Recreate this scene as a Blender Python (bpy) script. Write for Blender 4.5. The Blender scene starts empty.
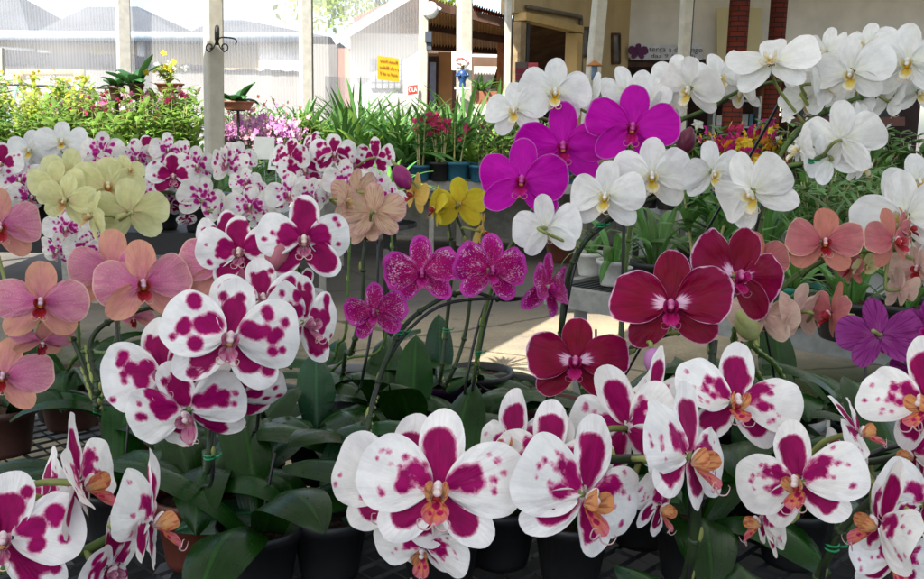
import bpy, math, random
from mathutils import Vector, Matrix
R = math.radians
EXPOSURE=1.6; ROOF_T=.36
SC = bpy.context.scene
COL = SC.collection
rng = random.Random(7)

# ------------------------------------------------------------------ camera
F = 900.0
CAM = Vector((0, 0, 1.30))
PITCH, ROLL = R(10.5), R(0.9)
f0 = Vector((0, math.cos(PITCH), -math.sin(PITCH)))
r0 = Vector((1, 0, 0)); u0 = Vector((0, math.sin(PITCH), math.cos(PITCH)))
CF = f0
CR = r0*math.cos(ROLL) + u0*math.sin(ROLL)
CU = u0*math.cos(ROLL) - r0*math.sin(ROLL)
cam_d = bpy.data.cameras.new('camera'); cam = bpy.data.objects.new('camera', cam_d); COL.objects.link(cam)
cam_d.sensor_width = 36; cam_d.lens = F/924*36; cam_d.clip_start = 0.02; cam_d.clip_end = 500
mw = Matrix((CR, CU, -CF)).transposed().to_4x4(); mw.translation = CAM
cam.matrix_world = mw
SC.camera = cam

def ray(px, py):
    return CF + CR*((px-462)/F) - CU*((py-289.5)/F)
def P(px, py, d): return CAM + ray(px, py)*d
def at_z(px, py, z):
    r = ray(px, py); return CAM + r*((z-CAM.z)/r.z)
def at_y(px, py, y):
    r = ray(px, py); return CAM + r*((y-CAM.y)/r.y)

# ------------------------------------------------------------------ mesh builder
class MB:
    def __init__(s): s.v=[]; s.f=[]; s.mi=[]; s.uv=[]; s.bl=[]; s.rd=[]
    def add(s, vs, fs, mi=0, uv=None, bl=None, rd=0.5, M=None):
        o=len(s.v)
        if M is not None: vs=[M@Vector(p) for p in vs]
        s.v += [tuple(p) for p in vs]
        s.f += [tuple(i+o for i in f) for f in fs]
        s.mi += [mi]*len(fs)
        s.uv += uv if uv else [(0,0)]*len(vs)
        s.bl += bl if bl else [-1.0]*len(vs)
        s.rd += [rd]*len(vs) if not isinstance(rd, list) else rd
        return s
    def mesh(s, name, mats, smooth=True, off=None):
        me=bpy.data.meshes.new(name)
        vs=s.v if off is None else [(a-off[0],b-off[1],c-off[2]) for a,b,c in s.v]
        me.from_pydata(vs,[],s.f)
        for m in mats: me.materials.append(m)
        me.polygons.foreach_set('material_index', s.mi)
        me.polygons.foreach_set('use_smooth',[smooth]*len(s.f))
        uvl=me.uv_layers.new(name='UVMap')
        li=[0]*len(me.loops); me.loops.foreach_get('vertex_index', li)
        flat=[]
        for i in li: flat += s.uv[i]
        uvl.data.foreach_set('uv', flat)
        a=me.attributes.new('blot','FLOAT','POINT'); a.data.foreach_set('value', s.bl)
        a=me.attributes.new('rnd','FLOAT','POINT'); a.data.foreach_set('value', s.rd)
        me.update()
        return me
def link(name, me, parent=None, M=None):
    o=bpy.data.objects.new(name, me); COL.objects.link(o)
    if parent is not None: o.parent=parent
    if M is not None: o.matrix_local=M
    return o
def rootloc(p):
    v=Vector((0,0,0))
    while p is not None: v+=p.location; p=p.parent
    return v
def part(name, mb, mats, parent, smooth=True):
    """mesh given in world coordinates, linked below an un-rotated parent"""
    if not isinstance(mats,(list,tuple)): mats=[mats]
    return link(name, mb.mesh(name, mats, smooth, rootloc(parent)), parent)
def lpart(name, mb, mats, parent, smooth=True):
    if not isinstance(mats,(list,tuple)): mats=[mats]
    return link(name, mb.mesh(name, mats, smooth), parent)
def tag(o, label, cat, group=None):
    o['label']=label; o['category']=cat
    if group: o['group']=group
    return o
def thing(name, label, cat, loc=(0,0,0), group=None):
    o=bpy.data.objects.new(name,None); COL.objects.link(o); o.location=loc; o.empty_display_size=.05
    return tag(o,label,cat,group)
def struct(name, mb, mats, smooth=False):
    if not isinstance(mats,(list,tuple)): mats=[mats]
    o=link(name, mb.mesh(name,mats,smooth)); o['kind']='structure'; return o
def solo(name, mb, mats, label, cat, group=None, smooth=False):
    """a thing that is one mesh, built in world coordinates, origin at its base centre"""
    if not isinstance(mats,(list,tuple)): mats=[mats]
    n=len(mb.v); c=[sum(v[i] for v in mb.v)/n for i in (0,1)]+[min(v[2] for v in mb.v)]
    o=link(name, mb.mesh(name,mats,smooth,c)); o.location=c
    return tag(o,label,cat,group)
def copy_tree(o, parent=None):
    c=o.copy(); COL.objects.link(c)
    if parent is not None: c.parent=parent
    for ch in list(o.children): copy_tree(ch,c)
    return c

def box(mb, c, s, mi=0, M=None, rd=.5):
    x,y,z=s[0]/2,s[1]/2,s[2]/2
    vs=[Vector((a*x,b*y,d*z)) for a in (-1,1) for b in (-1,1) for d in (-1,1)]
    if M is not None: vs=[M@v for v in vs]
    vs=[v+Vector(c) for v in vs]
    fs=[(0,1,3,2),(4,6,7,5),(0,4,5,1),(2,3,7,6),(0,2,6,4),(1,5,7,3)]
    mb.add(vs,fs,mi,rd=rd)
def beam(mb, a, b, w, h, mi=0, up=Vector((0,0,1))):
    """box section w (sideways) x h (up) from a to b"""
    a=Vector(a); b=Vector(b); t=(b-a); L=t.length; t=t/L
    sx=t.cross(up)
    if sx.length<1e-4: sx=t.cross(Vector((0,1,0)))
    sx.normalize(); uy=sx.cross(t)
    M=Matrix((sx,t,uy)).transposed()
    box(mb,(a+b)/2,(w,L,h),mi,M)
def quad(mb, a,b,c,d, mi=0): mb.add([a,b,c,d],[(0,1,2,3)],mi,uv=[(0,0),(1,0),(1,1),(0,1)])
def spline(pts, n=6):
    pts=[Vector(p) for p in pts]
    if len(pts)<3:
        return [pts[0].lerp(pts[-1],i/(2*n)) for i in range(2*n+1)]
    out=[]
    for i in range(len(pts)-1):
        p0=pts[max(i-1,0)];p1=pts[i];p2=pts[i+1];p3=pts[min(i+2,len(pts)-1)]
        for k in range(n):
            t=k/n
            out.append(.5*((2*p1)+(p2-p0)*t+(2*p0-5*p1+4*p2-p3)*t*t+(3*p1-p0-3*p2+p3)*t**3))
    out.append(pts[-1]); return out
def tube(mb, pts, r, seg=7, mi=0, rd=.5):
    n=len(pts); vs=[]; fs=[]
    rr=r if isinstance(r,(list,tuple)) else [r]*n
    if len(rr)==2: rr=[rr[0]+(rr[1]-rr[0])*i/(n-1) for i in range(n)]
    prev=None
    for i,p in enumerate(pts):
        t=(pts[min(i+1,n-1)]-pts[max(i-1,0)])
        if t.length<1e-9: t=Vector((0,0,1))
        t.normalize()
        if prev is None:
            prev=t.cross(Vector((.31,.92,.2)))
            if prev.length<1e-3: prev=t.cross(Vector((1,0,0)))
        a=(prev-t*prev.dot(t)); a.normalize(); b=t.cross(a); prev=a
        for k in range(seg):
            q=2*math.pi*k/seg
            vs.append(p+(a*math.cos(q)+b*math.sin(q))*rr[i])
    for i in range(n-1):
        for k in range(seg):
            fs.append((i*seg+k,i*seg+(k+1)%seg,(i+1)*seg+(k+1)%seg,(i+1)*seg+k))
    fs.append(tuple(range(seg))[::-1]); fs.append(tuple((n-1)*seg+k for k in range(seg)))
    mb.add(vs,fs,mi,rd=rd)
def lathe(mb, prof, c=(0,0,0), seg=20, mi=0, cap=True):
    vs=[];fs=[];n=len(prof)
    for r,z in prof:
        for k in range(seg):
            q=2*math.pi*k/seg; vs.append((c[0]+r*math.cos(q),c[1]+r*math.sin(q),c[2]+z))
    for i in range(n-1):
        for k in range(seg):
            fs.append((i*seg+k,i*seg+(k+1)%seg,(i+1)*seg+(k+1)%seg,(i+1)*seg+k))
    if cap: fs.append(tuple(range(seg))[::-1])
    mb.add(vs,fs,mi)
def blob(mb, c, r, mi=0, M=None, seg=10, rings=7, rd=.5):
    """ellipsoid, radii r"""
    vs=[];fs=[]
    for i in range(rings+1):
        a=math.pi*i/rings
        for k in range(seg):
            q=2*math.pi*k/seg
            vs.append(Vector((r[0]*math.sin(a)*math.cos(q),r[1]*math.sin(a)*math.sin(q),r[2]*math.cos(a))))
    for i in range(rings):
        for k in range(seg):
            fs.append((i*seg+k,(i+1)*seg+k,(i+1)*seg+(k+1)%seg,i*seg+(k+1)%seg))
    if M is not None: vs=[M@v for v in vs]
    vs=[v+Vector(c) for v in vs]
    mb.add(vs,fs,mi,rd=rd)

# ------------------------------------------------------------------ materials
class NT:
    def __init__(s,name):
        s.m=bpy.data.materials.new(name); s.m.use_nodes=True; s.t=s.m.node_tree
        s.t.nodes.clear(); s.out=s.n('ShaderNodeOutputMaterial')
    def n(s,ty,**kw):
        n=s.t.nodes.new(ty)
        for k,v in kw.items(): setattr(n,k,v)
        return n
    def l(s,a,b): s.t.links.new(a,b)
    def put(s,sock,val):
        if hasattr(val,'is_linked'): s.l(val,sock)
        else:
            if sock.type=='RGBA' and not hasattr(val,'__len__'): val=(val,)*3
            if sock.type=='RGBA' and len(val)==3: val=(*val,1)
            sock.default_value=val
    def math(s,op,a,b=0.0,clamp=False):
        n=s.n('ShaderNodeMath',operation=op,use_clamp=clamp); s.put(n.inputs[0],a); s.put(n.inputs[1],b); return n.outputs[0]
    def mix(s,fac,a,b,blend='MIX'):
        n=s.n('ShaderNodeMix',data_type='RGBA',blend_type=blend); s.put(n.inputs[0],fac); s.put(n.inputs[6],a); s.put(n.inputs[7],b); return n.outputs[2]
    def mapr(s,v,a,b,c=0.0,d=1.0,smooth=True):
        n=s.n('ShaderNodeMapRange',interpolation_type='SMOOTHSTEP' if smooth else 'LINEAR')
        s.put(n.inputs[0],v); s.put(n.inputs[1],a); s.put(n.inputs[2],b); s.put(n.inputs[3],c); s.put(n.inputs[4],d); return n.outputs[0]
    def noise(s,vec,scale,detail=3,rough=.55):
        n=s.n('ShaderNodeTexNoise'); s.put(n.inputs['Vector'],vec) if vec is not None else None
        n.inputs['Scale'].default_value=scale; n.inputs['Detail'].default_value=detail; n.inputs['Roughness'].default_value=rough
        return n.outputs['Fac']
    def attr(s,name):
        n=s.n('ShaderNodeAttribute',attribute_name=name); return n.outputs['Fac']
    def objco(s): return s.n('ShaderNodeTexCoord').outputs['Object']
    def pos(s): return s.n('ShaderNodeNewGeometry').outputs['Position']
    def comb(s,x,y,z=0.0):
        n=s.n('ShaderNodeCombineXYZ'); s.put(n.inputs[0],x); s.put(n.inputs[1],y); s.put(n.inputs[2],z); return n.outputs[0]
    def sep(s,v):
        n=s.n('ShaderNodeSeparateXYZ'); s.put(n.inputs[0],v); return n.outputs
    def vmul(s,v,k):
        n=s.n('ShaderNodeVectorMath',operation='MULTIPLY'); s.put(n.inputs[0],v); n.inputs[1].default_value=k; return n.outputs[0]
    def bump(s,h,strength=.3,dist=.01):
        n=s.n('ShaderNodeBump'); s.put(n.inputs['Height'],h); n.inputs['Strength'].default_value=strength; n.inputs['Distance'].default_value=dist; return n.outputs[0]
    def finish(s,color,rough=.6,spec=.3,metal=0.0,normal=None,trans=0.0,coat=0.0,tcol=None,sheen=0.0):
        p=s.n('ShaderNodeBsdfPrincipled')
        s.put(p.inputs['Base Color'],color); s.put(p.inputs['Roughness'],rough)
        p.inputs['Specular IOR Level'].default_value=spec; p.inputs['Metallic'].default_value=metal
        p.inputs['Coat Weight'].default_value=coat; p.inputs['Sheen Weight'].default_value=sheen
        if normal is not None: s.l(normal,p.inputs['Normal'])
        sh=p.outputs[0]
        if trans>0:
            t=s.n('ShaderNodeBsdfTranslucent'); s.put(t.inputs[0],tcol if tcol is not None else color)
            if normal is not None: s.l(normal,t.inputs['Normal'])
            m=s.n('ShaderNodeMixShader'); m.inputs[0].default_value=trans
            s.l(sh,m.inputs[1]); s.l(t.outputs[0],m.inputs[2]); sh=m.outputs[0]
        s.l(sh,s.out.inputs[0]); return s.m

def plain(name,c,rough=.6,spec=.3,metal=0,var=.15,scale=8,bump=.0,trans=0,coat=0):
    t=NT(name); co=t.objco(); nz=t.noise(co,scale,5)
    lo=tuple(x*(1-var) for x in c); hi=tuple(min(1,x*(1+var)) for x in c)
    col=t.mix(t.mapr(nz,.3,.7),lo,hi)
    return t.finish(col,rough,spec,metal,t.bump(nz,bump,.01) if bump else None,trans,coat)

def petal_mat(name, inner, mid, outer, vein=None, vein_amt=.0, vein_f=40, edge=None, edge0=.94, edge_n=.08,
              blot=(.2,.004,.08), halo=None, core=None, core0=.2, spk=None, spk_t=.62, trans=.28, rough=.55, spec=.12, mot=.10, dot=None, mid_pos=.5):
    t=NT(name)
    uvn=t.n('ShaderNodeUVMap',uv_map='UVMap').outputs[0]; s=t.sep(uvn); u=s[0]; v=s[1]
    oi=t.n('ShaderNodeObjectInfo').outputs['Random']
    off=t.math('MULTIPLY',oi,37.0)
    col=t.mix(t.mapr(u,.05,mid_pos),inner,mid)
    col=t.mix(t.mapr(u,mid_pos,1.0),col,outer)
    vv=t.noise(t.comb(t.math('MULTIPLY',u,1.6),t.math('MULTIPLY',v,vein_f),off),1.0,2)
    big=t.noise(t.comb(t.math('MULTIPLY',u,2.5),t.math('MULTIPLY',v,5.0),off),1.0,3)
    fine=t.noise(t.comb(t.math('MULTIPLY',u,14.),t.math('MULTIPLY',v,16.0),off),1.0,3)
    if vein is not None:
        col=t.mix(t.math('MULTIPLY',t.mapr(vv,.48,.66),vein_amt),col,vein)
    if dot is not None:   # pale freckles
        dn=t.noise(t.comb(t.math('MULTIPLY',u,30.),t.math('MULTIPLY',v,60.0),off),1.0,1)
        col=t.mix(t.math('MULTIPLY',t.mapr(dn,.60,.68),.45),col,dot)
    if spk is not None:
        sn=t.noise(t.comb(t.math('MULTIPLY',u,17.),t.math('MULTIPLY',v,62.0),off),1.0,3,.65)
        lvl=t.math('ADD',sn,t.math('MULTIPLY',t.math('SUBTRACT',u,.5),.10))
        lvl=t.math('ADD',lvl,t.math('MULTIPLY',t.math('SUBTRACT',big,.5),.45))
        col=t.mix(t.mapr(lvl,spk_t-.02,spk_t+.06),col,spk)
    if core is not None:
        cu=t.math('ADD',u,t.math('MULTIPLY',t.math('SUBTRACT',vv,.5),.35))
        col=t.mix(t.mapr(cu,core0-.06,core0+.08,1.0,0.0),col,core)
    if edge is not None:
        eu=t.math('ADD',u,t.math('MULTIPLY',t.math('SUBTRACT',fine,.5),edge_n*2))
        eu=t.math('ADD',eu,t.math('MULTIPLY',t.math('SUBTRACT',big,.5),edge_n))
        col=t.mix(t.mapr(eu,edge0-.015,edge0+.02),col,edge)
    mott=t.mapr(t.noise(t.comb(t.math('MULTIPLY',u,3.2),t.math('MULTIPLY',v,7.0),t.math('ADD',off,5.0)),1.0,4,.6),.28,.72,1-mot,1+mot*.6)
    mh=t.n('ShaderNodeHueSaturation'); t.put(mh.inputs['Color'],col); t.put(mh.inputs['Value'],mott); col=mh.outputs[0]
    b=t.attr('blot')
    bn=t.math('ADD',b,t.math('MULTIPLY',t.math('SUBTRACT',fine,.5),.055))
    bn=t.math('ADD',bn,t.math('MULTIPLY',t.math('SUBTRACT',t.noise(t.comb(t.math('MULTIPLY',u,34.),t.math('MULTIPLY',v,44.0),off),1.0,2),.5),.035))
    if halo is None: halo=tuple(min(1,x*2.2+.05) for x in blot)
    col=t.mix(t.math('MULTIPLY',t.mapr(bn,-.035,.0),.75),col,halo)
    bl2=t.mix(t.mapr(big,.35,.65),blot,tuple(x*1.35 for x in blot))
    col=t.mix(t.mapr(bn,-.012,.022),col,bl2)
    hsv=t.n('ShaderNodeHueSaturation'); t.put(hsv.inputs['Color'],col)
    t.put(hsv.inputs['Value'],t.math('ADD',t.math('MULTIPLY',oi,.14),.92))
    col=hsv.outputs[0]
    h=t.math('ADD',t.math('MULTIPLY',vv,.5),t.math('MULTIPLY',big,1.4))
    # thin petals let a little light through
    return t.finish(col,rough,spec,0,t.bump(h,.34,.004),trans)
# ------------------------------------------------------------------ petals and flowers
WHITE=(.80,.79,.76)
PM={}   # variety -> dict of materials
def var(key, petal, sepal, side, mid, callus=(.7,.35,.03), column=(.75,.68,.66), **kw):
    PM[key]=dict(petal=petal,sepal=sepal or petal,side=side,mid=mid,callus=callus,column=column,**kw)
PURP=(.25,.001,.085)
mA=petal_mat('white_purple_blotched_petal',(.78,.74,.72),WHITE,(.82,.81,.79),blot=PURP,vein=(.72,.66,.68),vein_amt=.35,trans=.22)
mAs=petal_mat('white_purple_blotched_sepal',(.74,.62,.66),WHITE,(.80,.78,.76),blot=(.21,.001,.065),vein=(.66,.55,.6),vein_amt=.3,trans=.2)
lipO=petal_mat('orange_stained_lip',(.72,.36,.10),(.70,.27,.07),(.62,.16,.22),blot=(.32,.01,.07),vein=(.45,.05,.06),vein_amt=.75,vein_f=14,trans=.25)
lipOs=petal_mat('orange_stained_side_lobe',(.70,.5,.4),(.72,.40,.16),(.68,.30,.12),blot=(.3,.01,.05),vein=(.35,.03,.05),vein_amt=.7,vein_f=12)
var('A',mA,mAs,lipOs,lipO,callus=(.3,.02,.03),column=(.78,.70,.70))
lipP=petal_mat('purple_stained_lip',(.6,.42,.42),(.45,.12,.22),(.55,.28,.36),blot=PURP,vein=(.25,.01,.1),vein_amt=.8,vein_f=12)
var('A2',mA,mAs,lipP,lipP,callus=(.55,.30,.12),column=(.74,.6,.6))
var('A3',mA,mAs,lipP,lipP,callus=(.6,.4,.3),column=(.8,.66,.58))
mK=petal_mat('white_small_spotted_petal',(.74,.62,.68),WHITE,(.80,.79,.72),blot=(.32,.01,.17),vein=(.6,.28,.45),vein_amt=.25,trans=.3)
var('K',mK,None,lipP,lipP,callus=(.7,.5,.2))
mB=petal_mat('peach_pink_petal',(.54,.09,.27),(.60,.20,.32),(.64,.28,.33),vein=(.56,.10,.27),vein_amt=.5,vein_f=50,edge=(.74,.46,.38),edge0=.968,edge_n=.03,dot=(.74,.46,.40),trans=.28)
mBs=petal_mat('peach_orange_sepal',(.59,.18,.25),(.64,.27,.23),(.66,.33,.22),vein=(.58,.17,.24),vein_amt=.4,vein_f=40,trans=.28)
lipR=petal_mat('dark_red_lip',(.30,.03,.02),(.27,.008,.012),(.36,.03,.06),vein=(.16,.002,.006),vein_amt=.6,vein_f=12,trans=.15)
lipRs=petal_mat('dark_red_side_lobe',(.5,.22,.05),(.33,.03,.02),(.42,.05,.08),vein=(.2,.005,.01),vein_amt=.6,vein_f=12,trans=.15)
var('B',mB,mBs,lipRs,lipR,callus=(.6,.25,.04),column=(.72,.5,.58))
mC=petal_mat('pure_white_petal',(.76,.77,.64),(.80,.80,.78),(.83,.82,.81),vein=(.74,.74,.73),vein_amt=.4,vein_f=34,trans=.3,blot=PURP)
lipY=petal_mat('white_yellow_lip',(.70,.42,.02),(.76,.58,.12),(.82,.79,.66),vein=(.65,.35,.03),vein_amt=.25,vein_f=10)
lipYs=petal_mat('white_yellow_side_lobe',(.72,.46,.02),(.78,.66,.25),(.82,.81,.75),vein=(.55,.2,.04),vein_amt=.3,vein_f=10)
var('C',mC,None,lipYs,lipY,callus=(.72,.40,.02),column=(.8,.79,.76))
mD=petal_mat('vivid_magenta_petal',(.56,.008,.42),(.53,.003,.40),(.50,.002,.37),vein=(.42,.0,.30),vein_amt=.5,vein_f=44,edge=(.56,.16,.52),edge0=.975,edge_n=.02,trans=.3)
lipD=petal_mat('crimson_pink_lip',(.40,.01,.09),(.38,.006,.12),(.50,.02,.28),vein=(.3,.0,.04),vein_amt=.6,vein_f=10,trans=.2)
var('D',mD,None,lipD,lipD,callus=(.62,.3,.12),column=(.55,.08,.36))
mE=petal_mat('dark_red_white_rimmed_petal',(.30,.001,.09),(.185,.0003,.022),(.215,.0004,.045),vein=(.09,.0,.006),vein_amt=.4,vein_f=30,edge=(.66,.36,.52),edge0=.972,edge_n=.07,core=(.76,.50,.64),core0=.21,trans=.16,rough=.46)
mEs=petal_mat('dark_red_sepal',(.20,.0005,.035),(.165,.0003,.014),(.19,.0005,.028),vein=(.09,.0,.006),vein_amt=.4,vein_f=30,edge=(.6,.26,.42),edge0=.982,edge_n=.03,trans=.16,rough=.46)
lipE=petal_mat('magenta_crimson_lip',(.45,.02,.14),(.42,.006,.12),(.50,.03,.22),vein=(.25,.0,.04),vein_amt=.6,vein_f=10,trans=.2)
var('E',mE,mEs,lipE,lipE,callus=(.16,.0,.02),column=(.60,.16,.36))
mF=petal_mat('magenta_white_speckled_petal',(.42,.004,.14),(.34,.001,.12),(.40,.003,.22),vein=(.25,.0,.1),vein_amt=.4,vein_f=30,edge=(.50,.05,.36),edge0=.90,edge_n=.10,spk=(.74,.42,.62),spk_t=.60,trans=.24)
lipF=petal_mat('deep_magenta_lip',(.42,.01,.12),(.38,.006,.16),(.48,.04,.3),vein=(.22,.0,.05),vein_amt=.5,vein_f=10,trans=.2)
var('F',mF,None,lipF,lipF,callus=(.5,.1,.2),column=(.5,.08,.3))
mG=petal_mat('pale_yellow_petal',(.66,.55,.30),(.68,.66,.32),(.70,.69,.38),vein=(.62,.58,.26),vein_amt=.4,vein_f=34,trans=.34)
lipG=petal_mat('amber_lip',(.5,.2,.08),(.6,.36,.14),(.66,.5,.25))
var('G',mG,None,lipG,lipG,callus=(.6,.2,.05),column=(.7,.66,.4))
mH=petal_mat('beige_peach_petal',(.66,.42,.26),(.66,.46,.31),(.66,.44,.34),vein=(.50,.20,.14),vein_amt=.75,vein_f=40,edge=(.62,.30,.33),edge0=.965,edge_n=.05,trans=.32)
var('H',mH,None,lipG,lipG,column=(.7,.6,.5))
mI=petal_mat('golden_yellow_petal',(.60,.40,.03),(.64,.50,.03),(.62,.52,.04),vein=(.55,.42,.03),vein_amt=.4,vein_f=30,trans=.34)
var('I',mI,None,lipRs,lipRs,column=(.66,.5,.2))
mI2=petal_mat('amber_yellow_petal',(.60,.30,.06),(.66,.44,.10),(.68,.46,.12),vein=(.55,.3,.08),vein_amt=.4,vein_f=30,trans=.34)
var('I2',mI2,None,lipRs,lipRs,column=(.66,.5,.2))
mJ=petal_mat('salmon_petal',(.46,.09,.12),(.48,.14,.15),(.50,.18,.18),vein=(.42,.09,.11),vein_amt=.45,vein_f=50,edge=(.66,.42,.30),edge0=.972,edge_n=.03,trans=.25)
mJs=petal_mat('salmon_orange_sepal',(.46,.13,.12),(.51,.18,.14),(.53,.21,.15),vein=(.46,.12,.10),vein_amt=.4,vein_f=40,trans=.25)
var('J',mJ,mJs,lipRs,lipR,callus=(.55,.2,.04),column=(.7,.44,.48))
mJ2=petal_mat('cream_pink_petal',(.62,.38,.34),(.66,.44,.36),(.64,.48,.38),vein=(.6,.28,.28),vein_amt=.4,vein_f=44,edge=(.7,.5,.4),edge0=.965,edge_n=.03,trans=.28)
var('J2',mJ2,None,lipRs,lipR,column=(.7,.5,.5))
mL=petal_mat('violet_veined_petal',(.30,.06,.24),(.22,.02,.17),(.27,.04,.22),vein=(.12,.005,.09),vein_amt=.8,vein_f=30,trans=.25)
var('L',mL,None,lipF,lipF,column=(.5,.25,.4))
mL2=petal_mat('dark_violet_petal',(.2,.01,.14),(.13,.004,.09),(.15,.006,.12),vein=(.4,.1,.34),vein_amt=.35,vein_f=22,trans=.18)
var('L2',mL2,None,lipF,lipF,column=(.5,.25,.4))
_colmat={}
def cmat(c, nm):
    k=(nm,)+tuple(round(x,3) for x in c)
    if k not in _colmat: _colmat[k]=plain(nm,c,.45,.35,0,.12,60,trans=.12)
    return _colmat[k]

def petal(mb, L, W, a, b, nu, nv, M, mi, bend=0., cup=0., ruf=0., keel=0., notch=.02, blots=None, seed=0, base=0., curl=0., umin=.06, wfreq=3.0, point=0.):
    """one petal: fan lines run from the claw to the outline; u = 0 claw .. 1 rim, v = -1..1 across"""
    rg=random.Random(seed); ph=[rg.uniform(0,6.28) for _ in range(6)]
    vs=[];uv=[];bl=[]
    for i in range(nu+1):
        u=umin+(1-umin)*(i/nu)**.8
        for j in range(nv+1):
            v=-.94+1.88*j/nv
            s=math.sin(math.pi*v); c=(1+math.cos(math.pi*v))/2
            ox=W/2*math.copysign(abs(s)**a,s); oy=L*c**b
            k=1+notch*(math.sin(5*v+ph[0])+.6*math.sin(11*v+ph[1])+.35*math.sin(23*v+ph[4]))
            if point: oy*=1+point*max(0,1-abs(v)*5)
            x=u*ox*k; y=u*oy*k+base*L
            z=bend*L*(y/L)**2+cup*abs(x/(W/2))**2*W - keel*L*math.exp(-(x/(.07*W))**2)*u*(1-.4*u)
            z+=ruf*L*(u**2.2)*(math.sin(wfreq*2*v+ph[2])+.55*math.sin(wfreq*4.3*v+ph[3])+.3*math.sin(wfreq*8*v+ph[5]))
            z+=.020*L*math.sin(2.2*u*math.pi+ph[1])*math.sin(3*v+ph[0])+.008*L*math.sin(5*u*math.pi+ph[3])*math.sin(7*v+ph[2])
            if curl: z+=curl*L*max(0,u-.75)**2*6
            vs.append(M@Vector((x,y,z))); uv.append((u,v*.5+.5))
            d=-1.0
            if blots:
                X=x/L; Y=y/L
                for (bx,by,br,*e) in blots:
                    ex=e[0] if e else 1.0
                    q=br-math.hypot((X-bx)/ex,(Y-by))
                    # round union
                    h=max(0.,1-abs(d-q)/.05); d=max(d,q)+h*h*.05/4
            bl.append(d)
    fs=[]
    w=nv+1
    for i in range(nu):
        for j in range(nv): fs.append((i*w+j,i*w+j+1,(i+1)*w+j+1,(i+1)*w+j))
    mb.add(vs,fs,mi,uv,bl)

def gen_blots(kind, part_, rg, side=1):
    o=[]
    if kind=='A':
        if part_=='petal':
            o+=[(side*-.06,.13,.10),(side*-.14,.24,.09)]
            for _ in range(4): o.append((rg.uniform(-.26,.10)*side,rg.uniform(.24,.46),rg.uniform(.055,.10)))
            for _ in range(7): o.append((rg.uniform(-.40,.36),rg.uniform(.35,.86),rg.uniform(.012,.034)))
            for bx,by,br in list(o[:6]):
                for _ in range(2):
                    an=rg.uniform(0,6.28); o.append((bx+math.cos(an)*(br+.03),by+math.sin(an)*(br+.03),rg.uniform(.012,.026)))
        else:
            o.append((0,.15,.14)); o.append((0,.34,.2)); o.append((rg.uniform(-.05,.05),.52,.21))
            for _ in range(7): o.append((rg.uniform(-.17,.17),rg.uniform(.36,.66),rg.uniform(.05,.10)))
    elif kind=='A2':
        if part_=='petal':
            o.append((side*-.12,.22,.14)); o.append((side*-.05,.34,.13))
            for _ in range(6): o.append((rg.uniform(-.40,.28)*side,rg.uniform(.28,.68),rg.uniform(.075,.135)))
            for _ in range(3): o.append((rg.uniform(-.42,.42),rg.uniform(.55,.84),rg.uniform(.04,.075)))
        else:
            o.append((0,.2,.17)); o.append((0,.42,.22))
            for _ in range(7): o.append((rg.uniform(-.24,.24),rg.uniform(.35,.76),rg.uniform(.06,.12)))
    elif kind=='A3':
        if part_=='petal':
            o+= [(-.08*side,.16,.17),(.02*side,.30,.17),(-.16*side,.34,.15),(.12*side,.30,.11),(.0,.44,.10),(.16*side,.46,.06)]
            for _ in range(3): o.append((rg.uniform(-.42,.42),rg.uniform(.55,.85),rg.uniform(.03,.06)))
        else:
            o.append((0,.3,.32)); o.append((0,.62,.26))
            for _ in range(4): o.append((rg.uniform(-.24,.24),rg.uniform(.5,.85),rg.uniform(.05,.1)))
    elif kind=='K':
        n=13 if part_=='petal' else 9
        o.append((0,.14,.09))
        for _ in range(n):
            y=min(.85,abs(rg.gauss(.24,.24))+.08); o.append((rg.uniform(-.36,.36)*(.5+y),y,rg.uniform(.02,.10)))
    return o
BLOTKIND={'A':'A','A2':'A2','A3':'A3','K':'K'}

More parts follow.
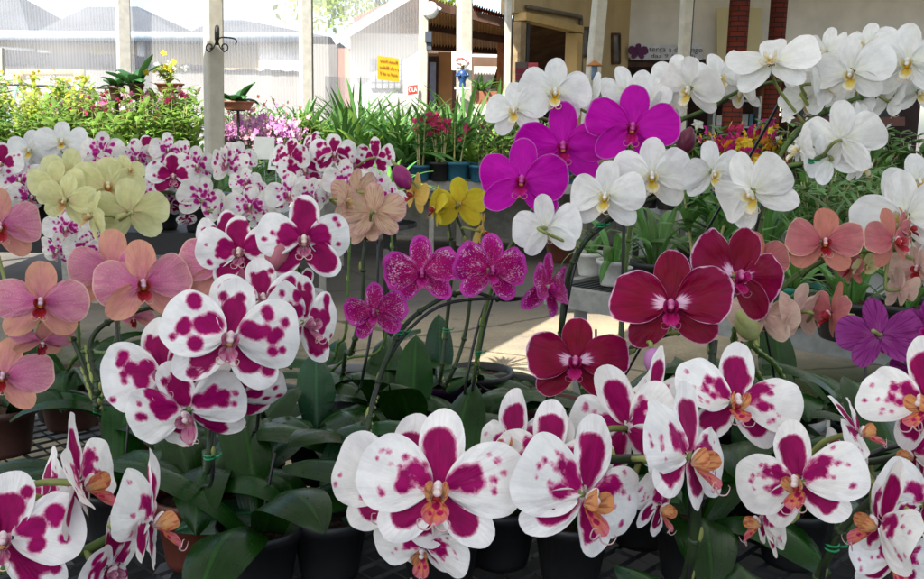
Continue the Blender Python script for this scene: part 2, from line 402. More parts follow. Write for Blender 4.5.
_pool={}
def flower_meshes(vk, variant, hi, op=1.0):
    """meshes of one bloom of width 1: sepals, left petal, right petal, lip, column"""
    key=(vk,variant,hi)
    if key in _pool: return _pool[key]
    rg=random.Random(hash((sum(map(ord,vk)),variant))%99991)
    pm=PM[vk]; bk=BLOTKIND.get(vk)
    nu,nv=(20,44) if hi else (11,22)
    if bk and not hi: nu,nv=(15,30)
    su,sv=(16,26) if hi else (9,14)
    if bk and not hi: su,sv=(12,20)
    def rz(th): return Matrix.Rotation(-R(th),4,'Z')
    wide={'A':.50,'A2':.56,'C':.55,'D':.50,'E':.53,'F':.50,'B':.50,'J':.52,'I':.46,'G':.5}.get(vk,.52)
    out={}
    sep=MB()
    for k,th in enumerate((0,132+rg.uniform(-4,4),-132+rg.uniform(-4,4))):
        L=((.50 if vk=='A' else .46) if k==0 else (.42 if vk=='A' else .47))*rg.uniform(.96,1.04); W=(.33 if k==0 else .31)*rg.uniform(.95,1.05)
        if vk in('F','A'): W*=.92
        M=rz(th+rg.uniform(-3,3))@Matrix.Translation((0,.03,-.022-.004*k))@Matrix.Rotation(R(rg.uniform(-7,3)),4,'X')
        petal(sep,L,W,.95,.92,su,sv,M,0,bend=rg.uniform(-.24,.12),cup=rg.uniform(-.08,.14),ruf=.018,keel=.018,
              blots=gen_blots(bk,'sepal',rg) if bk else None,seed=rg.randrange(9999),notch=.012)
    out['sepals']=sep.mesh('flower',[pm['sepal']])
    for sd,nm in((-1,'pl'),(1,'pr')):
        p=MB(); L=.50*rg.uniform(.97,1.03)
        th=sd*(80+rg.uniform(-6,6))
        M=rz(th)@Matrix.Translation((0,.035,.002+.003*sd))@Matrix.Rotation(R(rg.uniform(-10,16)),4,'X')@Matrix.Rotation(R(sd*rg.uniform(-16,16)),4,'Y')
        petal(p,L,wide*rg.uniform(.90,1.06),rg.uniform(.80,.95),rg.uniform(.62,.78),nu,nv,M,0,bend=rg.uniform(-.30,.02),cup=rg.uniform(-.13,.11),ruf=.034 if vk!='F' else .045,keel=.012,
              blots=gen_blots(bk,'petal',rg,sd) if bk else None,seed=rg.randrange(9999),notch=.018 if vk not in('E','F') else .034)
        out[nm]=p.mesh('petal',[pm['petal']])
    lip=MB()
    n1=(12,16) if hi else (6,9)
    sc=1.15 if vk in('A','C') else 1.0
    # side lobes, ear shaped, standing up beside the column
    for sd in(-1,1):
        d=Vector((sd*.62,.25,.75)).normalized(); nrm=Vector((-sd*.8,.1,.35))
        xx=d.cross(nrm).normalized(); zz=xx.cross(d)
        M=Matrix((xx,d,zz)).transposed().to_4x4(); M.translation=Vector((sd*.018,-.055,.02))
        petal(lip,.15*sc,.12*sc,.95,.75,n1[0],n1[1],M,0,bend=.35,cup=.25,ruf=.02,seed=rg.randrange(9999))
    # mid lobe: an arrow head that hangs forward, with two curled whiskers
    d=Vector((0,-.84,.54)).normalized(); xx=Vector((1,0,0)); zz=xx.cross(d)
    M=Matrix((xx,d,zz)).transposed().to_4x4(); M.translation=Vector((0,-.05,.035))
    petal(lip,.21*sc,.15*sc,1.1,.72,n1[0],n1[1],M,1,bend=-.25,cup=-.28,ruf=.02,keel=-.06,seed=rg.randrange(9999),
          blots=[(0,.25,.12),(.12,.5,.1),(-.14,.55,.08)] if vk=='A' else None)
    tip=M@Vector((0,.19*sc,-.05*sc))
    for sd in(-1,1):
        pts=spline([tip,tip+Vector((sd*.03,-.035,.0))*sc,tip+Vector((sd*.075,-.03,.02))*sc,tip+Vector((sd*.085,.01,.035))*sc,tip+Vector((sd*.06,.02,.04))*sc],4)
        tube(lip,pts,[.006*sc,.0018*sc],5,3)
    blob(lip,(0,-.055,.075),(.03,.022,.03),2,seg=8,rings=6)
    out['lip']=lip.mesh('lip',[pm['side'],pm['mid'],cmat(pm['callus'],'lip_callus'),cmat(tuple(.5*a+.5*b for a,b in zip(pm['column'],pm['callus'])),'lip_whisker')])
    cl=MB()
    Mx=Matrix.Rotation(R(-62),3,'X')
    blob(cl,(0,.0,.055),(.034,.034,.062),0,Mx,10,8)
    blob(cl,(0,-.022,.10),(.030,.026,.026),0,None,10,7)
    out['column']=cl.mesh('column',[cmat(pm['column'],'orchid_column')])
    _pool[key]=out
    return out

mStem=plain('green_flower_stem',(.07,.12,.025),.5,.3,0,.3,30)
mStemD=plain('dark_green_flower_stem',(.022,.038,.014),.45,.35,0,.35,30)
mPed=plain('pale_green_pedicel',(.26,.30,.09),.5,.3,0,.25,30,trans=.15)
mStake=plain('black_coated_wire',(.012,.013,.014),.35,.5,0,.2,30)
mClip=plain('green_plastic_clip',(.0,.22,.08),.4,.5,0,.1,30)
mLeaf=None
def leaf_mat(name,c1,c2,rough=.38,trans=.12,spec=.4,tc=None):
    t=NT(name); uvn=t.n('ShaderNodeUVMap',uv_map='UVMap').outputs[0]; s=t.sep(uvn)
    rd=t.attr('rnd'); co=t.objco()
    nz=t.noise(co,22,4)
    col=t.mix(t.mapr(nz,.3,.7),c1,c2)
    mid=t.math('ABSOLUTE',t.math('SUBTRACT',s[1],.5))
    col=t.mix(t.mapr(mid,.012,.05,.55,0),col,tuple(x*2.4 for x in c2))
    col=t.mix(t.math('MULTIPLY',t.mapr(t.noise(co,9,5,.7),.66,.78),.35),col,(c2[0]*3+.03,c2[1]*1.6+.02,c2[2]*1.2+.008))
    vv=t.noise(t.comb(t.math('MULTIPLY',s[0],2.0),t.math('MULTIPLY',s[1],30.0),t.math('MULTIPLY',rd,9.0)),1.0,2)
    col=t.mix(t.math('MULTIPLY',t.mapr(vv,.4,.7),.35),col,tuple(x*1.5 for x in c2))
    hs=t.n('ShaderNodeHueSaturation'); t.put(hs.inputs['Color'],col)
    t.put(hs.inputs['Value'],t.math('ADD',t.math('MULTIPLY',rd,.9),.55))
    t.put(hs.inputs['Hue'],t.math('ADD',t.math('MULTIPLY',rd,.035),.4825))
    wet=t.mapr(t.noise(co,140,2),.63,.70)
    rgh=t.math('SUBTRACT',rough,t.math('MULTIPLY',wet,.18))
    b=t.bump(t.math('ADD',t.math('MULTIPLY',vv,.5),t.math('MULTIPLY',wet,.6)),.35,.003)
    return t.finish(hs.outputs[0],rgh,spec,0,b,trans,tcol=tc or tuple(min(1,x*1.6) for x in c2))
mLeaf=leaf_mat('phalaenopsis_leaf',(.004,.023,.002),(.008,.038,.004),.30,.10,.22)
mLeafB=leaf_mat('blue_green_leaf',(.006,.030,.010),(.011,.048,.018),.28,.10,.28)
mSoil=plain('bark_potting_mix',(.05,.03,.02),.95,.1,0,.6,90,bump=.8)
def pot_mat(nm,c,rough=.45): return plain(nm,c,rough,.4,0,.12,25)
POT={'black':pot_mat('black_plastic_pot',(.012,.012,.013)),'terracotta':pot_mat('terracotta_plastic_pot',(.085,.020,.012)),
     'purple':pot_mat('purple_plastic_pot',(.055,.012,.075)),'gray':pot_mat('gray_plastic_pot',(.16,.17,.18)),
     'brown':pot_mat('brown_plastic_pot',(.06,.025,.018)),'blue':pot_mat('teal_blue_plastic_pot',(.02,.11,.17)),
     'green':pot_mat('green_plastic_pot',(.0,.13,.085)),'white':pot_mat('white_plastic_pot',(.6,.6,.58)),
     'darkblue':pot_mat('dark_blue_plastic_pot',(.015,.045,.08)),'clay':pot_mat('clay_dish',(.24,.09,.045),.7)}

def add_pot(parent, r, h, color, loc=(0,0,0)):
    p=MB()
    lathe(p,[(r*.72,0),(r*.76,.01),(r*.95,h*.82),(r*1.06,h*.83),(r*1.08,h*.99),(r*1.05,h),(r*.98,h*.985),(r*.93,h*.86)],(0,0,0),26)
    o=lpart('pot',p,[POT[color]],parent)
    s=MB(); lathe(s,[(r*.935,h*.84),(r*.6,h*.87),(r*.2,h*.9),(0.001,h*.9)],(0,0,0),18,cap=False)
    lpart('potting_mix',s,[mSoil],parent)

def strap_leaf(mb, base, az, L, W, elev, droop, n=12, m=6, twist=0., fold=.18, rd=.5, wav=.0, sharp=.8, mi=0, ph=0.):
    """strap leaf along an arching line; az heading (deg), elev start slope (deg), droop total bend (deg)"""
    pos=Vector(base); vs=[];uv=[]; a=R(az); h=Vector((math.cos(a),math.sin(a),0)); side=Vector((-math.sin(a),math.cos(a),0))
    for i in range(n+1):
        t=i/n; e=R(elev-droop*t**1.3)
        d=h*math.cos(e)+Vector((0,0,1))*math.sin(e)
        up=d.cross(side)*-1
        if i: pos=pos+d*(L/n)
        w=W*(.42+.58*min(1,t*2.2)**.8)*max(0.02,(1-t**4.5))**sharp
        tw=R(twist)*t; sd=side*math.cos(tw)+up*math.sin(tw); nn=up*math.cos(tw)-side*math.sin(tw)
        for j in range(m+1):
            q=2*j/m-1
            z=fold*W*(abs(q)**1.2)*(1-.5*t)+wav*W*math.sin(9*t+3*q+ph)*abs(q)
            vs.append(pos+sd*(q*w/2)+nn*z); uv.append((t,q*.5+.5))
    fs=[]; k=m+1
    for i in range(n):
        for j in range(m): fs.append((i*k+j,i*k+j+1,(i+1)*k+j+1,(i+1)*k+j))
    mb.add(vs,fs,mi,uv,rd=rd)

SCALE={'A':.95,'A2':.96,'C':.92,'B':.96,'E':.91,'K':.90,'A3':.95,'J':.96,'G':.95}
def bloom(root, spec, d, vk, idx, hi, near_stem=None):
    px,py,sz,yaw,pit,rol=spec[:6]
    dd=spec[6] if len(spec)>6 else 0.
    vk=spec[7] if len(spec)>7 and spec[7] else vk
    d=d+dd; pos=P(px,py,d); S=sz*d/F*SCALE.get(vk,1.)
    z=(CAM-pos).normalized(); x=CU.cross(z).normalized(); y=z.cross(x)
    M=Matrix((x,y,z)).transposed()@Matrix.Rotation(R(yaw),3,'Y')@Matrix.Rotation(R(-pit),3,'X')@Matrix.Rotation(R(-rol),3,'Z')
    ms=flower_meshes(vk, idx if hi else idx%6, hi)
    M4=M.to_4x4()@Matrix.Diagonal((S,S,S,1)); M4.translation=pos-rootloc(root)
    f=link('flower',ms['sepals'],root,M4)
    link('petal',ms['pl'],f); link('petal',ms['pr'],f); link('lip',ms['lip'],f); link('column',ms['column'],f)
    return pos, M@Vector((0,0,1)), S, M

def orchid(name, label, base, d, vk, flowers, stems, pot=('terracotta',.055,.11), leaves=(), stakes=(), clips=(), buds=(), hi=False,
           group='flowering moth orchids', stem_r=.0035, dark=True, seed=0, leafmat=None, cat='orchid'):
    """base: pot base point; stems: lists of (px,py,depth offset) from the tip down, the pot closes each one"""
    rg=random.Random(seed+len(flowers)*7+int(base[0]*1000))
    root=thing(name,label,cat,base,group)
    add_pot(root,pot[1],pot[2],pot[0])
    b=Vector(base); top=b+Vector((0,0,pot[2]*.88))
    lines=[]
    sm=MB()
    for k,st in enumerate(stems):
        pts=[P(q[0],q[1],d+(q[2] if len(q)>2 else 0)) for q in st][::-1]
        r0_=top+Vector((rg.uniform(-.02,.02),rg.uniform(-.02,.02),0))
        low=pts[0]
        mid=r0_.lerp(low,.45)+Vector((0,0,.03))
        pl=spline([r0_,mid]+pts,7); lines.append(pl)
        tube(sm,pl,[stem_r*1.25,stem_r*.7],8,0)
        acc=0; nxt=.05
        for i in range(1,len(pl)):
            acc+=(pl[i]-pl[i-1]).length
            if acc>nxt:
                nxt+=.055; tt=(pl[i]-pl[i-1]).normalized(); Q=tt.to_track_quat('Z','Y').to_matrix()
                blob(sm,pl[i],(stem_r*1.45,stem_r*1.45,stem_r*1.1),0,Q,8,6)
                blob(sm,pl[i]+Q@Vector((stem_r*1.1,0,stem_r*1.6)),(stem_r*.7,stem_r*.9,stem_r*2.4),1,Q,6,5)
    allp=[p for l in lines for p in l]
    for i,s in enumerate(flowers):
        pos,zd,S,M=bloom(root,s,d,vk,i+seed*3,hi)
        back=pos-zd*S*.03
        if allp:
            tgt=min(allp,key=lambda p:(p-(pos-zd*S*.3)).length)
            dist=(tgt-back).length
            if dist<.30:
                m1=back-zd*min(.35*S,dist*.6)
                tube(sm,spline([back,m1,tgt],5),[.0024,.0022],6,1)
            else:
                tube(sm,spline([back,back-zd*.3*S,back-zd*.45*S+Vector((0,0,-.2*S))],4),[.0024,.0022],6,1)
    for bx,by,bsz,ang,bm in buds:
        pos=P(bx,by,d); S=bsz*d/F
        z=(CAM-pos).normalized(); x=CU.cross(z).normalized(); y=z.cross(x)
        Mb=Matrix((x,y,z)).transposed()@Matrix.Rotation(R(-ang),3,'Z')
        q=MB(); blob(q,pos,(S*.36,S*.5,S*.36),0,Mb,14,10)
        blob(q,pos+Mb@Vector((0,S*.12,S*.1)),(S*.22,S*.46,S*.30),0,Mb,12,9)
        part('bud',q,[bm],root)
        bb=pos-Mb@Vector((0,S*.48,0))
        if allp:
            tgt=min(allp,key=lambda p:(p-bb).length)
            tube(sm,spline([bb,bb-Mb@Vector((0,S*.2,0)),tgt],4),[.0026,.002],6,1)
    if sm.v: part('flower_stem',sm,[mStemD if dark else mStem,mPed],root)
    for st in stakes:
        q=MB(); pts=[P(a[0],a[1],d+(a[2] if len(a)>2 else 0)) for a in st][::-1]
        r0_=top+Vector((rg.uniform(-.03,.03),rg.uniform(-.03,.03),-.03))
        tube(q,spline([r0_,r0_.lerp(pts[0],.5)]+pts,6),.0024,6); part('stake',q,[mStake],root)
    for cx,cy in clips:
        q=MB()
        def scr(p):
            v=p-CAM; w=v.dot(CF); return (462+v.dot(CR)/w*F-cx)**2+(289.5-v.dot(CU)/w*F-cy)**2
        c=min(allp,key=scr); rr=stem_r*1.25+.0008
        for dz in(-.002,.002):
            ring=[c+Vector((rr*math.cos(t*.698),rr*math.sin(t*.698),dz)) for t in range(10)]
            tube(q,ring,.0012,5)
        tube(q,[c+Vector((rr,0,0)),c+Vector((rr+.006,-.002,.001)),c+Vector((rr+.008,.001,.004))],.0012,5)
        part('stem_clip',q,[mClip],root)
    for (az,L,W,el,dr,*e) in leaves:
        q=MB(); a=R(az)
        strap_leaf(q,top+Vector((math.cos(a)*.012,math.sin(a)*.012,-.004)),az,L,W,el,dr,16,8,twist=e[0] if e else rg.uniform(-15,15),rd=rg.uniform(.25,.8),wav=.03,ph=rg.uniform(0,6))
        part('leaf',q,[leafmat or mLeaf],root)
    return root
# ------------------------------------------------------------------ light, sky, view
SUN_EL, SUN_AZ = R(48), R(216)      # azimuth measured from +Y clockwise: sun to the left and a little behind the camera
tosun=Vector((math.cos(SUN_EL)*math.sin(SUN_AZ), math.cos(SUN_EL)*math.cos(SUN_AZ), math.sin(SUN_EL)))
sd_=bpy.data.lights.new('sun','SUN'); sd_.energy=4.2; sd_.angle=R(.5); sd_.color=(1,.95,.87)
so=bpy.data.objects.new('sun',sd_); COL.objects.link(so); so.rotation_euler=tosun.to_track_quat('Z','Y').to_euler(); so.location=(-8,-6,14)
w=bpy.data.worlds.new('World'); SC.world=w; w.use_nodes=True
nt=w.node_tree; bg=nt.nodes['Background']; sky=nt.nodes.new('ShaderNodeTexSky'); sky.sky_type='NISHITA'; sky.sun_disc=False
sky.sun_elevation=SUN_EL; sky.sun_rotation=SUN_AZ; sky.dust_density=2.0; sky.air_density=1.0
nt.links.new(sky.outputs[0],bg.inputs[0]); bg.inputs[1].default_value=.13
SC.view_settings.view_transform='Standard'; SC.view_settings.look='None'; SC.view_settings.gamma=1.0
SC.view_settings.use_curve_mapping=False; SC.view_settings.exposure=EXPOSURE
SC.cycles.max_bounces=8; SC.cycles.transparent_max_bounces=12; SC.cycles.sample_clamp_indirect=6.0

# ------------------------------------------------------------------ ground
def ground_mat():
    t=NT('worn_concrete_floor'); p=t.pos()
    n1=t.noise(p,.55,6,.6); n2=t.noise(p,5,6,.65); n3=t.noise(p,60,4,.6)
    col=t.mix(t.mapr(n2,.3,.7),(.32,.26,.17),(.46,.375,.25))
    col=t.mix(t.math('MULTIPLY',t.mapr(n3,.35,.7),.4),col,(.16,.14,.11))
    col=t.mix(t.mapr(n1,.42,.62,0,.65),col,(.20,.185,.16))
    vo=t.n('ShaderNodeTexVoronoi',feature='DISTANCE_TO_EDGE'); t.put(vo.inputs['Vector'],t.n('ShaderNodeVectorMath',operation='ADD').outputs[0]); vo.inputs['Scale'].default_value=.55
    va=vo.inputs['Vector'].links[0].from_node; t.put(va.inputs[0],p); t.put(va.inputs[1],t.comb(t.math('MULTIPLY',n2,.25),t.math('MULTIPLY',n1,.5)))
    col=t.mix(t.mapr(vo.outputs['Distance'],.002,.012,.7,0),col,(.06,.05,.035))
    st=t.noise(p,2.1,5,.7)
    col=t.mix(t.math('MULTIPLY',t.mapr(st,.56,.66),.45),col,(.12,.10,.07))
    s=t.sep(p)
    # floor beyond the middle aisle painted greyer, for the shade lying there
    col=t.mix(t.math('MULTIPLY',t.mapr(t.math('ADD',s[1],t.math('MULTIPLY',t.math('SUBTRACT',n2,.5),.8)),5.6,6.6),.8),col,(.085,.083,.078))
    # moss grows over the concrete between the benches, densest on the right
    mx=t.mapr(t.math('ADD',s[0],t.math('MULTIPLY',t.math('SUBTRACT',n1,.5),1.6)),.95,1.35)
    my=t.mapr(t.math('ADD',s[1],t.math('MULTIPLY',t.math('SUBTRACT',n2,.5),1.0)),2.2,3.0)
    yl=t.mapr(s[1],4.4,5.2,1,0)
    ml=t.mapr(t.math('ADD',n1,t.math('MULTIPLY',n2,.5)),.72,.86)
    ml=t.math('MULTIPLY',ml,t.mapr(s[0],.3,-.2)); ml=t.math('MULTIPLY',ml,t.mapr(s[1],5.8,4.9))
    moss=t.mix(t.mapr(n3,.3,.7),(.028,.04,.008),(.075,.09,.02))
    mossL=t.mix(t.mapr(n3,.3,.7),(.07,.09,.02),(.13,.14,.045))
    col=t.mix(t.math('MULTIPLY',ml,.8),col,mossL)
    col=t.mix(t.math('MULTIPLY',mx,yl),col,moss)
    # shade under the near bench, painted into the floor as near-black
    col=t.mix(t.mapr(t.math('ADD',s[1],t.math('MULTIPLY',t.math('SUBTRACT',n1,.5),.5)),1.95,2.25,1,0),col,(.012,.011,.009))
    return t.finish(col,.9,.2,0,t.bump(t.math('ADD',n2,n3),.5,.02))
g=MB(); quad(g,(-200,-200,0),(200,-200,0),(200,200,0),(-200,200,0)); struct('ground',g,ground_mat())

# nursery roof: unseen translucent sheeting, its gap shaped to cast the floor's streak of sun
mRoof=plain('translucent_roof_sheet',(.62,.62,.58),.6,.2,0,.06,3,trans=ROOF_T)
RZ=3.1
hole=[]
for q in ((440,378),(602,291),(652,316),(520,387)):
    g0=at_z(*q,0.0); hole.append(g0+tosun*(RZ/tosun.z))
X0,X1,Y0,Y1=-9,9,-2.4,4.7
g=MB()
outer=[(X0,Y0),(X0,Y1),(X1,Y1),(X1,Y0)]
hs=sorted(hole,key=lambda v:math.atan2(v.y-sum(h.y for h in hole)/4, v.x-sum(h.x for h in hole)/4))   # counter-clockwise from lower left
vs=[(a,b,RZ) for a,b in ((X0,Y0),(X1,Y0),(X1,Y1),(X0,Y1))]+[(h.x,h.y,RZ) for h in hs]
g.add(vs,[(0,1,5,4),(1,2,6,5),(2,3,7,6),(3,0,4,7)])
g.add([(-2.1,4.6,RZ+.03),(X1,4.6,RZ+.03),(X1,7.0,RZ+.03),(-2.1,7.0,RZ+.03)],[(0,1,2,3)])  # extra sheet added to keep sun off the middle floor
g.add([(.15,6.9,RZ+.06),(X1,6.9,RZ+.06),(X1,9.3,RZ+.06),(.15,9.3,RZ+.06)],[(0,1,2,3)])  # another sheet added to shade the posts on the right
roof=struct('nursery_roof',g,mRoof)

# ------------------------------------------------------------------ materials of the place
mPost=plain('cream_painted_post',(.43,.405,.34),.65,.25,0,.10,14,bump=.2)
mSteel=plain('galvanised_steel',(.34,.35,.34),.45,.4,.5,.18,20,bump=.1)
mDark=plain('black_iron',(.015,.015,.016),.5,.4,0,.2,30)
mCard=plain('white_label_card',(.75,.75,.72),.6,.3,0,.05,12)
mBlackEdge=plain('black_bench_edge',(.018,.018,.02),.6,.3,0,.3,12)
mSlab=plain('grey_bench_slab',(.30,.30,.28),.8,.2,0,.2,9,bump=.3)

def post(label, pt, pb, y, wd, rot=0., mat=None, name='post', top=3.08, group='nursery posts'):
    a=at_y(pt[0],pt[1],y); b=at_y(pb[0],pb[1],y)
    k=(b-a)/(b.z-a.z)
    lo=a+k*(0-a.z); hi=a+k*(top-a.z)
    mb=MB(); M=Matrix.Rotation(R(rot),3,'Z')
    c=.012
    prof=[(-wd/2+c,-wd/2),(wd/2-c,-wd/2),(wd/2,-wd/2+c),(wd/2,wd/2-c),(wd/2-c,wd/2),(-wd/2+c,wd/2),(-wd/2,wd/2-c),(-wd/2,-wd/2+c)]
    vs=[]
    for e in (lo,hi):
        for px_,py_ in prof: vs.append(e+M@Vector((px_,py_,0)))
    fs=[(i,(i+1)%8,8+(i+1)%8,8+i) for i in range(8)]+[tuple(range(8))[::-1],tuple(range(8,16))]
    mb.add(vs,fs)
    o=solo(name,mb,mat or mPost,label,'post',group)
    return o,lo,hi
p206,_,_=post('cream square post carrying a black scroll hook',(213,0),(214.5,155),5.8,.105,33)
post('cream post behind the netting, right of the yellow swing bar',(122.5,0),(124.5,80),10.9,.145,30,top=3.6)
post('thin cream post with a dark edge between the net and the white wall',(305,0),(306,100),10.7,.13,25,top=3.6)
post('white post with a globe lamp, right of the yellow notice',(424,0),(422.5,95),10.9,.105,12,top=3.6)
p465,_,_=post('pale post bearing a white map notice and a blue figurine',(464.5,0),(464,163),9.6,.135,20,top=3.2)
post('slim white post beside the gold framed opening',(508.5,0),(507,90),10.6,.075,10,top=3.6)
post('slender grey white post in front of the wall with pictures',(600,0),(592.5,80),9.0,.12,18,top=3.3)
post('grey white post with a paper notice in front of the hours sign',(687,0),(681.5,90),8.6,.095,15,top=3.3)
post('short pale post at the far left photo edge',(0,70),(1,110),10.5,.09,15,top=2.05)
# dark seam pipe behind one of the posts
mb=MB(); a=at_y(310.5,0,10.78); b=at_y(311.5,100,10.78); k=(b-a)/(b.z-a.z)
tube(mb,[a+k*(0-a.z),a+k*(3.6-a.z)],.028,8); solo('downpipe',mb,plain('olive_grey_pipe',(.13,.12,.06),.6),'olive grey pipe running up the right side of the thin cream post','pipe')
mb=MB(); a=at_y(692.5,0,8.7); b=at_y(686.8,90,8.7); k=(b-a)/(b.z-a.z)
tube(mb,[a+k*(0-a.z),a+k*(3.3-a.z)],.022,8); solo('downpipe',mb,mDark,'black pipe running up beside the post by the hours sign','pipe')

# scroll hook on the near post
hy=5.70
def hp(x,y): return at_y(x,y,hy)
t=thing('scroll_hook','black iron scroll hook fixed high on the cream square post','hook',hp(217,46))
mb=MB()
beam(mb,hp(217,27),hp(217,45),.020,.012,up=Vector((0,1,0)))
part('back_plate',mb,mDark,t)
for sgn in(-1,1):
    mb=MB(); pts=[hp(217,38),hp(217+sgn*3,47),hp(217+sgn*7,51)]
    for i in range(12):
        an=R(100)-i*R(33); rr=4.6-.28*i
        pts.append(hp(217+sgn*(8.2+rr*math.cos(an)*1.0-1),47+rr*math.sin(an)))
    tube(mb,spline(pts,3),.0042,6); part('scroll',mb,mDark,t)
mb=MB(); tube(mb,spline([hp(217,40),hp(221,37.5),hp(228,37.5),hp(234,38.5),hp(236.5,41),hp(235.5,44)],4),.0045,6); part('hook_arm',mb,mDark,t)
mb=MB(); tube(mb,[hp(235.5,44),hp(236,56)],.0015,5); part('chain',mb,mDark,t)
for nm,q in(('loop',[(215.3,40),(215.3,28),(217,25.5),(218.7,28),(218.7,40)]),):
    mb=MB(); tube(mb,spline([hp(*z) for z in q],4),.0045,6); part(nm,mb,mDark,t)

# ------------------------------------------------------------------ far left: netting, tarp fence, house, swing frame
def net_mat(nm,c,alpha,f):
    t=NT(nm); s=t.sep(t.pos())
    wv=t.math('ABSOLUTE',t.math('SINE',t.math('MULTIPLY',s[0],f)))
    thr=t.math('MULTIPLY',wv,wv)
    nz=t.noise(t.pos(),.8,3)
    al=t.math('ADD',t.math('MULTIPLY',thr,.09),t.mapr(nz,.35,.7,alpha-.04,alpha+.10))
    d=t.n('ShaderNodeBsdfDiffuse'); t.put(d.inputs[0],c); tr=t.n('ShaderNodeBsdfTranslucent'); t.put(tr.inputs[0],c)
    m1=t.n('ShaderNodeMixShader'); m1.inputs[0].default_value=.5; t.l(d.outputs[0],m1.inputs[1]); t.l(tr.outputs[0],m1.inputs[2])
    tp=t.n('ShaderNodeBsdfTransparent'); m2=t.n('ShaderNodeMixShader'); t.put(m2.inputs[0],al)
    t.l(tp.outputs[0],m2.inputs[1]); t.l(m1.outputs[0],m2.inputs[2]); t.l(m2.outputs[0],t.out.inputs[0]); return t.m
def wavy_sheet(pts_top, pts_bot, y, nx=40, nz=8, amp=.03):
    mb=MB(); vs=[];fs=[]; r_=random.Random(3)
    a0,a1=at_y(*pts_top[0],y),at_y(*pts_top[1],y); b0,b1=at_y(*pts_bot[0],y),at_y(*pts_bot[1],y)
    for j in range(nz+1):
        for i in range(nx+1):
            p=a0.lerp(a1,i/nx).lerp(b0.lerp(b1,i/nx),j/nz)
            p=p+Vector((0,amp*math.sin(i*.9)*math.sin(j*.7+1),0)); vs.append(p)
    for j in range(nz):
        for i in range(nx): k=j*(nx+1)+i; fs.append((k,k+1,k+nx+2,k+nx+1))
    mb.add(vs,fs); return mb
mb=wavy_sheet([(-160,-70),(424,-70)],[(-160,150),(424,150)],11.1)
solo('shade_net',mb,net_mat('white_shade_net',(.72,.72,.72),.27,88.0),'large pale see-through netting hung across the left side of the nursery','netting',smooth=True)
mb=wavy_sheet([(325,76),(424,81)],[(325,150),(424,150)],11.02,12,4)
solo('shade_net',mb,net_mat('grey_shade_net',(.25,.27,.31),.26,95.0),'lower strip of grey netting under the yellow notice','netting',smooth=True)
# tarp fence
def T(x,y,Y): return at_y(x,y,Y)
t=thing('tarp_fence','long grey tarpaulin fence with a ragged darker hem behind the netting','fence',T(160,150,15)*1.0)
t.location.z=0
mTarp=plain('grey_tarp',(.22,.21,.195),.8,.2,0,.12,1.5); mHem=plain('dark_tarp_hem',(.02,.02,.023),.85,.2,0,.2,3)
mb=MB(); n=60; r_=random.Random(5); vs=[];fs=[]
for i in range(n+1):
    x=-60+400*i/n; top=T(x,64+.028*max(0,x),15); lo=Vector((top.x,top.y,0)); vs+=[lo,top]
for i in range(n): fs.append((2*i,2*i+2,2*i+3,2*i+1))
mb.add(vs,fs); part('tarp_panel',mb,mTarp,t)
mb=MB(); vs=[];fs=[]
for i in range(n+1):
    x=-60+400*i/n; sl=.028*max(0,x)
    th=13 if x<150 else (6 if x<215 else 2.2)
    a=T(x,64.5+sl+r_.uniform(-.8,.8),14.96); b=T(x,64.5-th+sl+r_.uniform(-1.4,1.2),14.96); vs+=[a,b,b+Vector((0,.03,0)),a+Vector((0,.03,0))]
for i in range(n):
    k=4*i; fs+=[(k,k+4,k+5,k+1),(k+1,k+5,k+6,k+2),(k+2,k+6,k+7,k+3)]
mb.add(vs,fs); part('hem',mb,mHem,t)
# house with hipped grey roofs
HY=18
t=thing('long_house','long low beige house with hipped grey roofs behind the netting','house',(T(150,120,HY).x,HY,0))
mb=MB(); a=T(-80,40,HY); b=T(318,42,HY)
box(mb,((a.x+b.x)/2,HY+3,a.z/2),(b.x-a.x,6,a.z)); part('wall',mb,plain('beige_plaster',(.42,.34,.21),.9,.1,0,.12,.8),t)
mb=MB(); beam(mb,T(-80,34.5,HY-.25),T(300,37.5,HY-.25),.2,.16); part('gutter',mb,plain('pale_blue_gutter',(.33,.42,.50),.5,.4),t)
mb=MB(); beam(mb,T(-10,47,HY-.06),T(35,50,HY-.06),.06,.05); beam(mb,T(38,51,HY-.06),T(52,52,HY-.06),.06,.05); part('pale_sill',mb,mCard,t)
mHR=plain('grey_house_roof',(.08,.086,.094),.8,.2,0,.12,1.2,bump=.2)
for (xl,xr,rl,rr,top) in((-120,30,-100,-12,-8),(28,182,62,116,5),(180,330,197,228,20)):
    base=34.5+.008*max(0,(xl+xr)/2)
    A=T(xl,base,HY-.3); B=T(xr,base,HY-.3); C=T(rl,top,HY-.3); D=T(rr,top,HY-.3)
    dz=C.z-A.z; C=Vector((C.x*1.06,HY+2,C.z+.25)); D=Vector((D.x*1.06,HY+2,D.z+.25)); A2=A+Vector((0,5,0)); B2=B+Vector((0,5,0))
    mb=MB(); vs=[];fs=[]
    vs=[A,B,D,C,A2,B2]; fs=[(0,1,2,3),(1,5,2),(5,4,3,2),(4,0,3),(0,4,5,1)]
    mb.add(vs,fs); part('hipped_roof',mb,mHR,t,smooth=False)
for x in(143,283):
    mb=MB(); a=T(x,38,HY-.05); b=T(x,110,HY-.05); box(mb,((a.x+b.x)/2,HY-.05,1.4),(.14 if x==143 else .9,.1,2.8)); part('wall_pillar',mb,plain('pale_pillar',(.62,.6,.55),.8),t)
